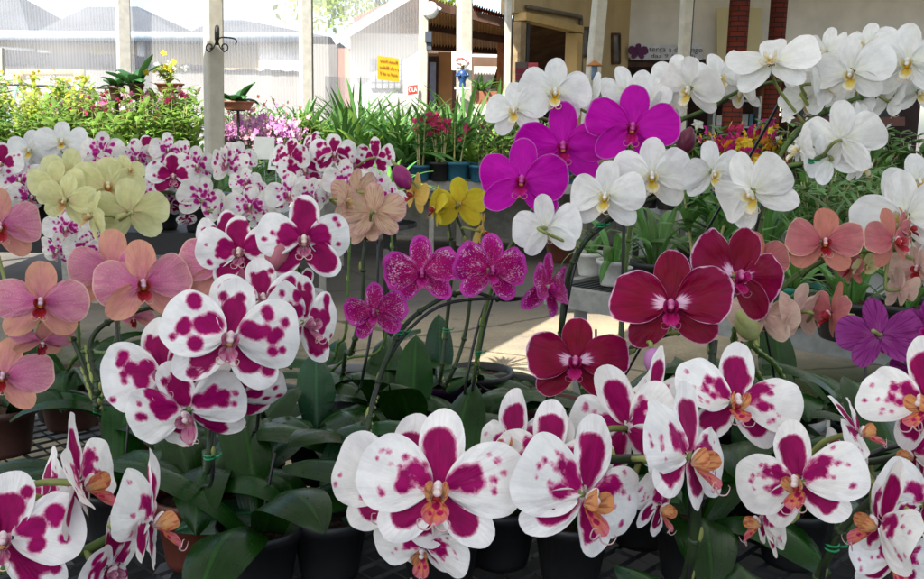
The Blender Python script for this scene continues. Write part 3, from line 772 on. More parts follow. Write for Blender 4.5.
# swing frame
t=thing('swing_frame','yellow topped play swing frame on thin green legs behind the netting','swing frame',(T(50,75,13).x,13,0))
mYel=plain('yellow_paint',(.62,.42,.10),.5,.4); mGrnP=plain('pale_green_paint',(.16,.42,.32),.5,.4)
mb=MB(); tube(mb,[T(19,72,13),T(82,73,13)],.045,8); part('top_bar',mb,mYel,t)
for x,s in((20,-1),(80,1)):
    for sy in(-.5,.5):
        a=T(x,73,13); mb=MB(); tube(mb,[a,Vector((a.x+.28*(-1 if s<0 else -.8),13+sy*1.4,0))],.022,7); part('leg',mb,mGrnP,t)
    mb=MB(); a=T(x,75,13); box(mb,(a.x,a.y,a.z),(.12,.12,.14)); part('corner_bracket',mb,mYel,t)
mb=MB(); tube(mb,spline([T(-40,82,10.4),T(0,84,10.4),T(60,86.5,10.4),T(125,88.5,10.4)],5),.012,6); solo('cable',mb,mDark,'dark cable strung across the netting at the left','cable',smooth=True)

# ------------------------------------------------------------------ centre: white annexe, corrugated pergola
def wall_on(Y, x0,y0,x1,y1, dep=.2, floor=False):
    a=T(x0,y0,Y); b=T(x1,y1,Y)
    zt=max(a.z,b.z); zb=0 if floor else min(a.z,b.z); mb=MB()
    box(mb,((a.x+b.x)/2,Y+dep/2,(zt+zb)/2),(abs(b.x-a.x),dep,zt-zb)); return mb
t=thing('white_annexe','sunlit white annexe wall under the corrugated roof','building',(T(390,90,12.5).x,12.5,0))
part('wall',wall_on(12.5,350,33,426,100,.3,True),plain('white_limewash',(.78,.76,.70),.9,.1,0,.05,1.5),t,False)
mb=MB()
for i in range(5):
    for j in range(5):
        a=T(373+i*6.2,61+j*6.2,12.46); box(mb,(a.x,12.48,a.z),(.07,.05,.07))
part('glass_block_window',mb,plain('grey_glass_block',(.42,.45,.46),.3,.5,0,.15,6),t,False)
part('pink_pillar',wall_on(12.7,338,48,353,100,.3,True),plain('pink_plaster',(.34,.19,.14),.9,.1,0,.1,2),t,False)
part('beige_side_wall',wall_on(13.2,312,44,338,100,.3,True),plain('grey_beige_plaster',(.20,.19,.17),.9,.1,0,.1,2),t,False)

def corr(pa,pb,pc,pd,n=60,amp=.03,axis=0,m=10):
    """corrugated sheet over four corners a-b (front) d-c (back), ribs run front to back"""
    mb=MB(); vs=[];fs=[]; N=n*4
    nrm=(pb-pa).cross(pd-pa).normalized()
    for j in range(m+1):
        for i in range(N+1):
            p=pa.lerp(pb,i/N).lerp(pd.lerp(pc,i/N),j/m)
            vs.append(p+nrm*amp*math.sin(2*math.pi*i/4))
    for j in range(m):
        for i in range(N): k=j*(N+1)+i; fs.append((k,k+1,k+N+2,k+N+1))
    mb.add(vs,fs); return mb
mCorr=plain('ochre_corrugated_sheet',(.60,.36,.15),.6,.3,0,.18,2.5)
mWoodD=plain('dark_brown_timber',(.075,.038,.024),.7,.2,0,.3,6)
t=thing('corrugated_pergola','ochre corrugated pergola roof on dark timber beams left of the gold frame','pergola',(T(440,100,13).x,13,0))
part('roof_sheet',corr(T(338,38,12.2),T(436,-20,12.2),T(440,36,16.4),T(372,36,16.4),26,.012),mCorr,t)
part('roof_sheet',corr(T(425,-2,11.6),T(512,18,11.6),T(512,50,15.9),T(425,46,15.9),30,.03),mCorr,t)
for (a,b) in (((425,3,11.55),(510,25,11.55)),((425,46.5,15.8),(512,52,15.8)),((425,26,13.6),(505,40,13.6))):
    mb=MB(); beam(mb,T(*a),T(*b),.10,.10); part('beam',mb,mWoodD,t,False)
mb=MB(); beam(mb,T(334,41,12.15),T(408,-4,12.15),.05,.11); part('white_verge',mb,plain('white_verge_board',(.7,.66,.58),.6),t,False)
mb=MB(); beam(mb,T(356,22,12.6),T(398,3,12.6),.5,.05); part('red_tile_edge',mb,plain('faded_red_tile',(.25,.10,.07),.8),t,False)
part('red_tile_edge',corr(T(472,4,11.4),T(506,14,11.4),T(506,20,11.7),T(472,10,11.7),14,.02,0,2),plain('red_tile',(.42,.07,.03),.7,.2),t)
mBrickO=plain('orange_brick',(.42,.16,.07),.9,.15,0,.25,9)
part('pillar',wall_on(13.5,438,52,452,100,.3,True),plain('orange_plaster',(.55,.28,.12),.9,.1,0,.12,3),t,False)
part('pillar',wall_on(13.6,498,42,506,100,.25,True),mBrickO,t,False)
t=thing('open_shed','dim brown shed bay behind the pergola, with pale rail and white dado','building',(T(465,90,16.5).x,16.5,0))
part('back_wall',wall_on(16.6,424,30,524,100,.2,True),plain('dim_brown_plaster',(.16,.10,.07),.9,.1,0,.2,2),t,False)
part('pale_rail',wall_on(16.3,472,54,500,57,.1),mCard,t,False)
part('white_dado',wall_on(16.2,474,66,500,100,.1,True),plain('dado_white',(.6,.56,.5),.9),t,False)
t=thing('panel_door','dark framed door with a blue panel between white post and orange pillar','door',(T(432,90,13.4).x,13.4,0))
part('door_frame',wall_on(13.45,426.5,56,438,100,.1,True),mWoodD,t,False)
part('door_panel',wall_on(13.4,430,62,435.5,100,.04,True),plain('pale_blue_panel',(.35,.40,.58),.6),t,False)
part('red_jamb',wall_on(13.4,428.6,62,430,100,.04,True),plain('red_paint',(.4,.05,.04),.6),t,False)
# notices
def text_mesh(s, size, extr=.001):
    c=bpy.data.curves.new('lettering','FONT'); c.body=s; c.size=size; c.extrude=extr; c.align_x='CENTER'; c.align_y='CENTER'; c.resolution_u=2
    o=bpy.data.objects.new('lettering',c); COL.objects.link(o); bpy.context.view_layer.update()
    me=bpy.data.meshes.new_from_object(o); bpy.data.objects.remove(o); return me
def lettering(s,size,loc,mat,parent,wfit=None,yaw=0,tilt=0):
    me=text_mesh(s,size); me.materials.clear(); me.materials.append(mat); me.name='lettering'
    xs=[v.co.x for v in me.vertices]; k=(wfit/(max(xs)-min(xs))) if wfit else 1
    M=Matrix.Translation(Vector(loc)-rootloc(parent))@Matrix.Rotation(R(yaw),4,'Z')@Matrix.Rotation(R(90),4,'X')@Matrix.Rotation(R(tilt),4,'Z')@Matrix.Diagonal((k,1,1,1))
    return link('lettering',me,parent,M)
def board(Y,x0,y0,x1,y1,x2=None,y2=None,dep=.02):
    mb=MB(); q=[T(x0,y0,Y),T(x1,y0+(y2 or 0),Y),T(x1,y1+(y2 or 0),Y),T(x0,y1,Y)]
    vs=q+[p+Vector((0,dep,0)) for p in q]
    mb.add(vs,[(0,1,2,3),(7,6,5,4),(0,4,5,1),(1,5,6,2),(2,6,7,3),(3,7,4,0)]); return mb
t=thing('yellow_notice','square yellow notice with three lines of dark red writing','sign',T(388,80,10.8))
part('board',board(10.8,377.5,55.5,399,79,y2=3),plain('yellow_board',(.42,.25,.003),.5,.3,0,.15,3),t,False)
mRedT=plain('dark_red_lettering',(.22,.03,.01),.7)
mb=MB(); r_=random.Random(2)
for ln,(yy,x0,x1) in enumerate(((60,380,397.5),(66.5,379.5,397.5),(72.5,380,396.5))):
    x=x0
    while x<x1:                                    # the far lettering is too small to read: short pen strokes
        wch=r_.uniform(.5,1.0); hch=r_.choice((1.3,1.3,2.0)); sl=(x-377.5)/21.5*3
        a=T(x,yy+sl+1.5-hch*2,10.78); b=T(x+wch,yy+sl+1.5,10.78)
        box(mb,((a.x+b.x)/2,10.79,(a.z+b.z)/2),(abs(b.x-a.x)*.55,.004,abs(a.z-b.z)*.8)); 
        x+=wch+(.5 if r_.random()<.8 else 1.4)
part('lettering',mb,mRedT,t,False)
t=thing('red_notice','small red notice with white letters OLA low on the netting','sign',T(413,98,10.78))
part('board',board(10.78,408,86,417.5,95,y2=-1.5),plain('red_board',(.5,.05,.04),.5),t,False)
lettering('OLA',.075,T(412.7,89.7,10.765),mCard,t,.095,tilt=6)
t=thing('map_notice','white notice with a red map outline on the pale post','sign',T(462,70,9.48))
part('board',board(9.48,451.7,51,471.5,70,y2=.3),mCard,t,False)
mRedL=plain('red_print',(.5,.06,.04),.6)
mo=[(456,61),(458.5,57.5),(462,57.5),(465,59.5),(466.5,61.5),(469,61.5),(467,64),(464,66),(461,63.5),(458,63.5),(456,61)]
mb=MB(); tube(mb,[T(x,y,9.47) for x,y in mo],.0055,5); part('map_outline',mb,mRedL,t)
lettering('SÃO PAULO',.02,T(461.7,53.6,9.47),plain('grey_print',(.25,.25,.27),.6),t,.15)
mb=MB(); beam(mb,T(456,67,9.47),T(469,68.5,9.47),.004,.014); part('caption_bar',mb,plain('grey_print_bar',(.2,.2,.22),.6),t,False)
# figurine on its ledge
b=T(462.3,87,9.36)
t=thing('figurine','small blue robed figurine standing on a ledge of the pale post','statue',b)
mBlu=plain('blue_glaze',(.015,.05,.15),.35,.5,0,.3,30)
mb=MB(); lathe(mb,[(.035,0),(.036,.02),(.03,.05),(.045,.09),(.05,.12),(.042,.15),(.03,.165),(.018,.17)],b,14); part('robe',mb,mBlu,t)
mb=MB(); blob(mb,b+Vector((0,0,.192)),(.018,.019,.024)); part('head',mb,plain('dark_skin_glaze',(.05,.03,.03),.5),t)
for s in(-1,1):
    mb=MB(); tube(mb,spline([b+Vector((s*.04,-.005,.145)),b+Vector((s*.06,-.03,.11)),b+Vector((s*.02,-.055,.115))],4),[.014,.009],7); part('arm',mb,mBlu,t)
mb=MB(); lathe(mb,[(.024,.0),(.018,.015),(.012,.02)],b+Vector((0,0,.205)),10); part('crown',mb,plain('dull_gold',(.3,.2,.06),.4,.5,.5),t)
mb=MB(); box(mb,b+Vector((0,.02,-.012)),(.16,.14,.024)); solo('ledge',mb,plain('pale_ledge',(.5,.5,.46),.7),'small pale ledge under the blue figurine','ledge')
# globe lamp, speaker
t=thing('globe_lamp','white globe wall lamp on a curved arm near the top of the white post','lamp',T(430,18,10.7))
mb=MB(); blob(mb,T(431,10,10.7),(.085,.085,.095),seg=16,rings=12); part('globe',mb,plain('opal_glass',(.75,.75,.72),.3,.5),t)
mb=MB(); tube(mb,spline([T(424,14,10.85),T(430,14,10.78),T(437,8,10.75),T(441,9.5,10.75)],4),.018,7); part('arm',mb,mCard,t)
mb=MB(); box(mb,T(428.5,37,10.8),(.075,.09,.12)); box(mb,T(429,46,10.82),(.06,.07,.08)); solo('junction_box',mb,plain('dark_blue_grey_plastic',(.05,.06,.08),.5),'dark boxy meter fixed below the globe lamp','box')

# ------------------------------------------------------------------ right: shed with header wall and sign
p0=T(516,60,10.9); p1=T(628,60,14.0)
wd=(p1-p0); wd.z=0; wl=wd.length; wu=wd/wl; wn=Vector((wu.y,-wu.x,0))   # wn faces the camera side
def W(px,py,off=0.):
    r=ray(px,py); o=p0+wn*off
    k=((o-CAM).dot(wn))/r.dot(wn); return CAM+r*k
def wall_piece(px0,px1,ztop,zbot,dep=.18,off=0.):
    a=W(px0,60,off); b=W(px1,60,off); mb=MB()
    q=[Vector((a.x,a.y,zbot)),Vector((b.x,b.y,zbot)),Vector((b.x,b.y,ztop)),Vector((a.x,a.y,ztop))]
    vs=q+[p-wn*dep for p in q]; mb.add(vs,[(0,1,2,3),(7,6,5,4),(0,4,5,1),(1,5,6,2),(2,6,7,3),(3,7,4,0)]); return mb
mCream=plain('ochre_cream_plaster',(.42,.31,.16),.9,.1,0,.12,1.6)
t=thing('shop_building','shaded shop building with cream side wall, pale header wall and dark interior','building',(p1.x,p1.y,0))
ztop=5.2
zl=W(520,15).z; zr=W(578,30).z
a=W(516,60);b=W(581,60);mb=MB()
part('side_wall',wall_piece(577,628,ztop,0),mCream,t,False)
hd=wall_piece(513,577,ztop,W(548,20).z); part('lintel_wall',hd,mCream,t,False)
mGold=plain('gold_painted_timber',(.42,.27,.09),.5,.4,0,.12,5); mPipe=plain('brown_pipe',(.10,.075,.05),.5,.4)
fr=thing('gold_door_frame','gold painted frame round the dark opening in the cream wall','frame',W(575,100)*1.0)
fr.location.z=0
zt=W(548,20).z
mb=MB(); a=W(519,60,.03); b=W(577,60,.03); beam(mb,Vector((a.x,a.y,zt-.04)),Vector((b.x,b.y,zt-.04)),.16,.09); part('head_rail',mb,mGold,fr,False)
mb=MB(); a=W(573.5,60,.03); beam(mb,Vector((a.x,a.y,0)),Vector((a.x,a.y,zt-.1)),.16,.17,up=wn); part('jamb',mb,mGold,fr,False)
mb=MB(); a=W(519,60,.02); beam(mb,Vector((a.x,a.y,0)),Vector((a.x,a.y,zt-.1)),.14,.10,up=wn); part('timber_post',mb,plain('weathered_timber',(.24,.17,.09),.8,.2,0,.25,8),fr,False)
mb=MB(); a=W(524,60,.02); beam(mb,Vector((a.x,a.y,0)),Vector((a.x,a.y,zt-.1)),.07,.10,up=wn); part('dark_jamb',mb,mDark,fr,False)
mb=MB(); tube(mb,spline([W(527,7,.05),W(555,12,.05),W(576,16,.05),W(580,18,.05),W(581,24,.05),W(581,90,.05)],4),.03,8); solo('conduit',mb,mPipe,'brown conduit bending over the gold framed opening','pipe',smooth=True)
# room behind the opening
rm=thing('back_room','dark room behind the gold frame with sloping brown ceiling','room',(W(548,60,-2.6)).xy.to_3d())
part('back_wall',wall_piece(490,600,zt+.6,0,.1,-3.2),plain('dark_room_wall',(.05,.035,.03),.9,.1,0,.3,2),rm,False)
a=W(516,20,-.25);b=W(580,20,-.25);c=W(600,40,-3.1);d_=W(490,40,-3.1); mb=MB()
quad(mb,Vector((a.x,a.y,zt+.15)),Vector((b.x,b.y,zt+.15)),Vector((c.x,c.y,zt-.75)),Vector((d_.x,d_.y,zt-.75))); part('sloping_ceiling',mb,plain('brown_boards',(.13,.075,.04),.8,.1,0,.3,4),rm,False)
mb=MB(); beam(mb,W(521,57.5,-2.2),W(560,61,-2.2),.06,.06); part('pale_beam',mb,plain('pale_beam_wood',(.45,.36,.27),.7),rm,False)
mb=MB(); a=W(561,60,-2.0); box(mb,(a.x,a.y,zt*.45),(.28,.28,zt*.62)); part('brick_pier',mb,mBrickO,rm,False)
# poster beside the frame
t2=thing('poster_rack','maroon and pink printed posters low in the dark opening','poster',W(525,92,-.1))
mb=MB(); 
for (x0,y0,x1,y1,k) in((515.5,62,528,86,0),(515.5,68,528,73.5,1),(515.5,74.5,528,80,1),(528.3,62.5,538,67,2),(528.3,67,538,78,3)):
    q=[W(x0,y0,.12+.006*k),W(x1,y0,.12+.006*k),W(x1,y1,.12+.006*k),W(x0,y1,.12+.006*k)]
    vs=q+[p-wn*.004 for p in q]; mb.add(vs,[(0,1,2,3),(7,6,5,4),(0,4,5,1),(1,5,6,2),(2,6,7,3),(3,7,4,0)],k)
part('poster_sheet',mb,[plain('brown_grey_print',(.13,.10,.09),.6),plain('maroon_print',(.20,.015,.04),.6),plain('pink_print',(.55,.08,.10),.6),plain('pale_pink_print',(.52,.40,.42),.6)],t2,False)
# pictures
def picture(label,x0,y0,x1,y1):
    q=thing('framed_picture',label,'picture',W((x0+x1)/2,y1,.02))
    c0,c1,c2,c3=W(x0,y0,.02),W(x1,y0,.02),W(x1,y1,.02),W(x0,y1,.02); mb=MB()
    for a,b in((c0,c1),(c1,c2),(c2,c3),(c3,c0)): beam(mb,a,b,.035,.035)
    part('frame',mb,mWoodD,q,False)
    mb=MB(); quad(mb,*[p-wn*.005 for p in(c3,c2,c1,c0)]); part('picture_glass',mb,plain('dim_picture',(.13,.12,.10),.15,.5,0,.3,5),q,False)
picture('larger dark framed picture beside the gold frame',580.5,28,589.5,56)
picture('small dark framed picture near the corner of the cream wall',612.5,34,619.5,63)
# header wall over the open shop front
HYW=14.0
mHead=plain('greyish_white_plaster',(.66,.62,.56),.9,.1,0,.10,2.2,bump=.15)
a=T(628,57.5,HYW); b=T(1100,57.5,HYW)
t=bpy.data.objects['shop_building']
mb=MB(); box(mb,((a.x+b.x)/2,HYW+.15,(a.z+ztop)/2),(b.x-a.x,.3,ztop-a.z)); part('header_wall',mb,mHead,t,False)
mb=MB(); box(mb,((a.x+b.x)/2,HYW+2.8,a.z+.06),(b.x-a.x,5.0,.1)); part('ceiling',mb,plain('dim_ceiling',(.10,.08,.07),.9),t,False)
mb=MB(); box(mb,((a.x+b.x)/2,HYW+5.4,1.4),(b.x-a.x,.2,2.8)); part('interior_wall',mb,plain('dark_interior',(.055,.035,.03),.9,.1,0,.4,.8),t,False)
mb=MB(); box(mb,((a.x+b.x)/2,HYW+.05,a.z-.10),(b.x-a.x,.10,.06)); part('lower_rail',mb,mWoodD,t,False)
t2=thing('beige_panel','plain beige panel hanging on the header wall behind the brick columns','panel',T(739,68,13.9))
part('board',board(13.85,717,8,762,70),plain('beige_board',(.56,.48,.28),.8,.2,0,.06,2),t2,False)
mb=MB(); box(mb,(T(800,0,12.3).x,12.0,3.55),(9.0,4.6,.08)); part('added_shade_eave',mb,mRoof,t,False)  # unseen slab added to keep direct sun off the header wall
def brick_mat():
    t=NT('red_brickwork'); br=t.n('ShaderNodeTexBrick'); t.put(br.inputs['Vector'],t.n('ShaderNodeUVMap',uv_map='UVMap').outputs[0])
    br.inputs['Scale'].default_value=1.0; br.inputs['Brick Width'].default_value=.22; br.inputs['Row Height'].default_value=.062; br.inputs['Mortar Size'].default_value=.008
    br.inputs['Color1'].default_value=(.16,.03,.016,1); br.inputs['Color2'].default_value=(.11,.02,.013,1); br.inputs['Mortar'].default_value=(.03,.02,.016,1)
    return t.finish(br.outputs[0],.9,.15,0,t.bump(br.outputs['Fac'],-.6,.01))
mBrick=brick_mat()
def brick_col(label,xt,xb,Y,wd):
    a=T(xt,0,Y); mb=MB()
    vs=[];uv=[];fs=[]
    H=5.0; seg=20
    for i in range(2):
        for k in range(seg+1):
            q=2*math.pi*k/seg; vs.append((a.x+wd/2*math.cos(q),Y+wd/2*math.sin(q),H*i)); uv.append((q*wd/2,H*i))
    for k in range(seg): fs.append((k,k+1,seg+2+k,seg+1+k))
    mb.add(vs,fs,0,uv); solo('brick_column',mb,mBrick,label,'column','brick columns of the shop front',smooth=True)
brick_col('round brick column standing before the beige panel',740,738,11.8,.25)
brick_col('slimmer round brick column right of the beige panel',779.5,777,12.4,.22)
# hours sign
t=thing('hours_sign','white banner with a purple orchid and opening hours lettering','sign',T(662,60,13.9))
part('board',board(13.88,631,44.5,702,59.5),plain('white_banner',(.56,.56,.58),.6,.3),t,False)
mGrT=plain('grey_lettering',(.06,.06,.07),.6)
lettering('terça a domingo',.115,T(676,49.5,13.86),mGrT,t,.80)
lettering('das 9 às 17 h',.075,T(673,56,13.86),mGrT,t,.66)
mb=MB()
c=T(638,52,13.85)
for an,l,wv in((0,.13,.09),(75,.16,.13),(-75,.16,.13),(135,.13,.08),(-135,.13,.08)):
    petal(mb,l,wv,.9,.75,4,8,Matrix.Translation(c)@Matrix.Rotation(R(90),4,'X')@Matrix.Rotation(-R(an),4,'Z'),0)
part('orchid_emblem',mb,plain('purple_print',(.09,.015,.07),.6),t)
# shop interior things
t=thing('shelf_unit','metal shelf unit with goods in the dark shop, between the brick columns','shelf',(T(738,110,15).x,15,0))
mb=MB(); xa=T(712,110,15).x; xb=T(757,110,15).x
for x in(xa,(xa+xb)/2,xb): box(mb,(x,15,.9),(.04,.3,1.8))
for z in(.5,.9,1.3,1.72): box(mb,((xa+xb)/2,15,z),(xb-xa,.3,.03))
part('frame',mb,mSteel,t,False)
r_=random.Random(4); gm=[plain('teal_goods',(.05,.15,.2),.5),plain('brown_goods',(.2,.08,.04),.5),plain('grey_goods',(.3,.3,.3),.5),plain('white_goods',(.5,.48,.44),.5)]
for z in(.5,.9,1.3):
    x=xa+.06
    while x<xb-.1:
        wv=r_.uniform(.05,.14); hh=r_.uniform(.08,.25); mb=MB(); box(mb,(x+wv/2,14.98,z+.02+hh/2),(wv,.14,hh)); x+=wv+.02; tag(solo('shop_box',mb,gm[r_.randrange(4)],'small dark or pale box standing on the shelf unit in the shop','box'),'small dark or pale box standing on the shelf unit in the shop','box','boxes on the shop shelves')
t['label']='metal shelf unit with small goods in the dark shop'
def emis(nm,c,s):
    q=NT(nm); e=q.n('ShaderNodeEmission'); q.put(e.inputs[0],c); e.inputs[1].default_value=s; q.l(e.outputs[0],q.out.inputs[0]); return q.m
t=thing('lit_window','narrow barred window glowing warm in the dark shop','window',T(774,115,19.2))
part('pane',board(19.2,766,88,781,116),emis('warm_lit_pane',(1,.72,.35),.9),t,False)
mb=MB()
for y in range(88,118,6): beam(mb,T(765,y,19.15),T(782,y,19.15),.05,.045)
part('bars',mb,mWoodD,t,False)
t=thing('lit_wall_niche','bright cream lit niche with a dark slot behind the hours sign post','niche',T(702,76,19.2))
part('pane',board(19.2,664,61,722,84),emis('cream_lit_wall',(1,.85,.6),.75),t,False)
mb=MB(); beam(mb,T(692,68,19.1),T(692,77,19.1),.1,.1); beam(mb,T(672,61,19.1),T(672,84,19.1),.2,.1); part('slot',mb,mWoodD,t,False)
for lab,x0,x1,col in(('low dark counter at the back of the shop',800,900,(.03,.03,.035)),('brick red plinth under the dark counter',790,905,(.16,.05,.03))):
    dark='plinth' not in lab
    mb=board(15.5 if dark else 15.3,x0,104 if dark else 117,x1,117 if dark else 126,dep=.5); solo('counter' if dark else 'plinth',mb,plain('counter_dark' if dark else 'brick_plinth',col,.4,.4),lab,'counter' if dark else 'plinth')
mb=board(8.45,677.5,74,687,86,dep=.006); solo('paper_notice',mb,mCard,'small white paper taped to the post by the hours sign','notice')
# bird feeder
b=T(594,80,8.8); t=thing('bird_feeder','small bird feeder with an orange roof on the slender post','bird feeder',b)
mb=MB(); lathe(mb,[(.085,.13),(.05,.155),(.012,.18)],b,14); part('roof',mb,plain('orange_roof',(.35,.14,.03),.5),t)
mb=MB(); lathe(mb,[(.028,0),(.03,.06),(.03,.13)],b,12); part('tube',mb,plain('blue_grey_tube',(.12,.17,.25),.4),t)
# trees behind
def tree(label,x,Y,h,r,z0,seed,mat):
    b=Vector((x,Y,0)); t=thing('tree',label,'tree',b); rg=random.Random(seed)
    mb=MB(); tube(mb,spline([b,b+Vector((.1,0,h*.5)),b+Vector((0,.1,h*.8))],4),[.22,.08],8)
    for i in range(5):
        an=rg.uniform(0,6.28); tube(mb,spline([b+Vector((0,0,h*.5)),b+Vector((math.cos(an)*r*.5,math.sin(an)*r*.4,h*.72)),b+Vector((math.cos(an)*r*.8,math.sin(an)*r*.7,h*.85))],3),[.07,.02],6)
    part('trunk',mb,plain('grey_bark',(.12,.09,.06),.9),t)
    mb=MB()
    cl=[(rg.gauss(0,.42)*r,rg.gauss(0,.4)*r,z0+ (h-z0)*rg.random()) for _ in range(26)]
    for _ in range(2600):
        c=rg.choice(cl); p=b+Vector((c[0]+rg.gauss(0,r*.16),c[1]+rg.gauss(0,r*.16),c[2]+rg.gauss(0,r*.13)))
        a=Vector((rg.uniform(-1,1),rg.uniform(-1,1),rg.uniform(-1,1))).normalized(); bb=a.orthogonal().normalized(); L=rg.uniform(.07,.15)
        mb.add([p-a*L,p+bb*L*.45,p+a*L,p-bb*L*.45],[(0,1,2,3)],rd=rg.random())
    part('crown',mb,mat,t,False)
# ------------------------------------------------------------------ benches
def bench(label, A, B, depth, z, thick=.05, mesh='diamond', pitch=.055, edge=None, legs=True, edge_h=.06, wire=None, dark_sheet=False, shade_panel=False):
    """A,B: front edge ends (x,y); the bench runs back from it"""
    A=Vector((A[0],A[1],0)); B=Vector((B[0],B[1],0)); u=(B-A); L=u.length; u=u/L; v=Vector((-u.y,u.x,0))
    if v.y<0: v=-v
    c=A+u*L/2+v*depth/2
    t=thing('nursery_bench',label,'bench',(c.x,c.y,0))
    edge=edge or mSteel
    mb=MB(); Z=Vector((0,0,z-edge_h/2))
    for a,b in((A,B),(A+v*depth,B+v*depth)): beam(mb,a+Z,b+Z,.045,edge_h)
    for a,b in((A+v*.025,A+v*(depth-.025)),(B+v*.025,B+v*(depth-.025))): beam(mb,a+Z,b+Z,.045,edge_h)
    n=max(1,int(L/1.0))
    for i in range(1,n):
        p=A+u*(L*i/n); beam(mb,p+v*.025+Vector((0,0,z-.045)),p+v*(depth-.025)+Vector((0,0,z-.045)),.03,.03)
    part('frame',mb,edge,t,False)
    mb=MB(); Zt=z-.006
    if mesh=='diamond':
        py=pitch*.5; nx=int(L/pitch); ny=int(depth/py)
        w2=.0035
        for j in range(ny):
            for i in range(nx):
                for (a0,a1) in(((i,j),(i+.5,j+1)),((i+.5,j+1),(i+1,j))) if j%2==0 else (((i+.5,j),(i,j+1)),((i+.5,j),(i+1,j+1))):
                    pa=A+u*(a0[0]*pitch)+v*(a0[1]*py); pb=A+u*(a1[0]*pitch)+v*(a1[1]*py)
                    d=(pb-pa).normalized(); s=Vector((-d.y,d.x,0))*w2
                    mb.add([(p.x,p.y,Zt+dz) for p,dz in((pa-s,.0),(pb-s,.0),(pb+s,.003),(pa+s,.003))],[(0,1,2,3)])
        part('mesh_top',mb,wire or mMeshD,t,False)
    elif mesh=='slat':
        n=int(L/pitch)
        for i in range(n):
            p=A+u*(i*pitch+pitch/2); q=p+v*depth
            beam(mb,p+Vector((0,0,Zt-.004)),q+Vector((0,0,Zt-.004)),.010,.006)
        for k in range(6):
            p=A+v*(depth*(k+.5)/6); beam(mb,p+Vector((0,0,Zt-.012)),p+u*L+Vector((0,0,Zt-.012)),.012,.006)
        part('mesh_top',mb,wire or mSteel,t,False)
    else:
        beam(mb,A+v*depth/2+Vector((0,0,z-thick/2)),B+v*depth/2+Vector((0,0,z-thick/2)),depth-.06,thick*.9); part('table_top',mb,edge,t,False)
    if legs:
        m=max(2,int(L/1.6)+1)
        for i in range(m):
            for dv in(.08,depth-.08):
                p=A+u*(.1+(L-.2)*i/(m-1))+v*dv
                mb=MB(); box(mb,(p.x,p.y,(z-edge_h)/2),(.045,.045,z-edge_h)); part('leg',mb,edge,t,False)
    if dark_sheet:
        mb=MB(); beam(mb,A+v*depth/2+Vector((0,0,z-.16)),B+v*depth/2+Vector((0,0,z-.16)),depth-.12,.012); part('added_dark_sheet',mb,mBlackEdge,t,False)  # black sheet added to darken what shows through the mesh
    if shade_panel:
        mb=MB(); q=A+v*(depth-.08); r=B+v*(depth-.08); beam(mb,q+Vector((0,0,.37)),r+Vector((0,0,.37)),.02,.66); part('added_shade_panel',mb,mSlab,t,False)  # grey panel added to hide sunlit floor, stands for shade under the bench
    return t
mMeshD=plain('dark_expanded_metal',(.045,.047,.05),.5,.4,.3,.25,15)
ZA,ZB,ZC,ZD,ZE=.62,1.0,.78,.70,.80
bench('low near bench of dark diamond mesh under the front orchids',(-1.75,.30),(2.1,.30),1.72,ZA,dark_sheet=True)
bench('tall black-edged bench under the purple spotted white orchids',(-3.2,2.43),(-.69,2.40),.75,ZB,mesh='slab',edge=mBlackEdge)
cA=at_y(330,178,8.3); cB=at_y(640,191,7.6)
bench('grey slab bench in the middle distance carrying small flowering pots',(-2.2,8.4),(3.4,7.8),1.9,ZC,mesh='slab',edge=mSlab,thick=.06,edge_h=.09,shade_panel=True)
dA=at_z(548,284,ZD); dB=at_z(940,347,ZD)
bench('right hand steel bench with narrow bars and many green pots',(dA.x,dA.y),(dB.x,dB.y),3.3,ZD,mesh='slat',pitch=.028,edge_h=.075,wire=mMeshD)
bench('sunny left bench crowded with leafy flowering plants',(-4.3,6.1),(-.9,6.3),1.9,ZE,mesh='slab',edge=mSlab)
bench('middle bench of low leafy seedlings between the black-edged bench and the post',(-2.4,3.75),(-1.0,3.75),1.5,.80,mesh='slat',pitch=.04)

# ------------------------------------------------------------------ foliage of the background
lDark=leaf_mat('strap_foliage',(.05,.13,.025),(.085,.19,.04),.42,.25)
lMid=leaf_mat('mid_green_foliage',(.045,.12,.025),(.08,.18,.04),.42,.3)
lYel=leaf_mat('yellow_green_foliage',(.22,.30,.04),(.34,.40,.07),.45,.45)
lSun=leaf_mat('sunlit_fresh_foliage',(.10,.20,.03),(.18,.28,.05),.45,.42)
lDeep=leaf_mat('deep_green_foliage',(.02,.065,.015),(.035,.10,.025),.38,.18)
def bmat(nm,c): return plain(nm,c,.6,.2,0,.2,40,trans=.3)
bPink=bmat('pink_blossom',(.55,.10,.28)); bLil=bmat('lilac_blossom',(.55,.22,.50)); bYel=bmat('yellow_blossom',(.65,.48,.04)); bCrim=bmat('crimson_pink_blossom',(.55,.04,.14))
bOra=bmat('orange_blossom',(.65,.25,.02)); bWht=bmat('white_blossom',(.75,.74,.7)); bMag=bmat('magenta_blossom',(.5,.02,.22)); bPale=bmat('pale_pink_blossom',(.62,.36,.46)); bSal=bmat('salmon_red_blossom',(.5,.12,.08))
mCane=plain('pale_cane',(.30,.30,.12),.6,.3,0,.2,30)
def small_bloom(mb,c,s,rg,mi=0,pt=5,face=None):
    z=(face or Vector((rg.uniform(-.6,.6),-1,rg.uniform(-.1,.8)))).normalized(); x=z.orthogonal().normalized(); y=z.cross(x); a0=rg.uniform(0,6)
    for k in range(pt):
        a=a0+k*2*math.pi/pt; d=x*math.cos(a)+y*math.sin(a); q=z.cross(d)
        L=s*rg.uniform(.42,.55)
        mb.add([c,c+d*L*.55+q*L*.38+z*L*.12,c+d*L-z*L*.1,c+d*L*.55-q*L*.38+z*L*.12],[(0,1,2,3)],mi)
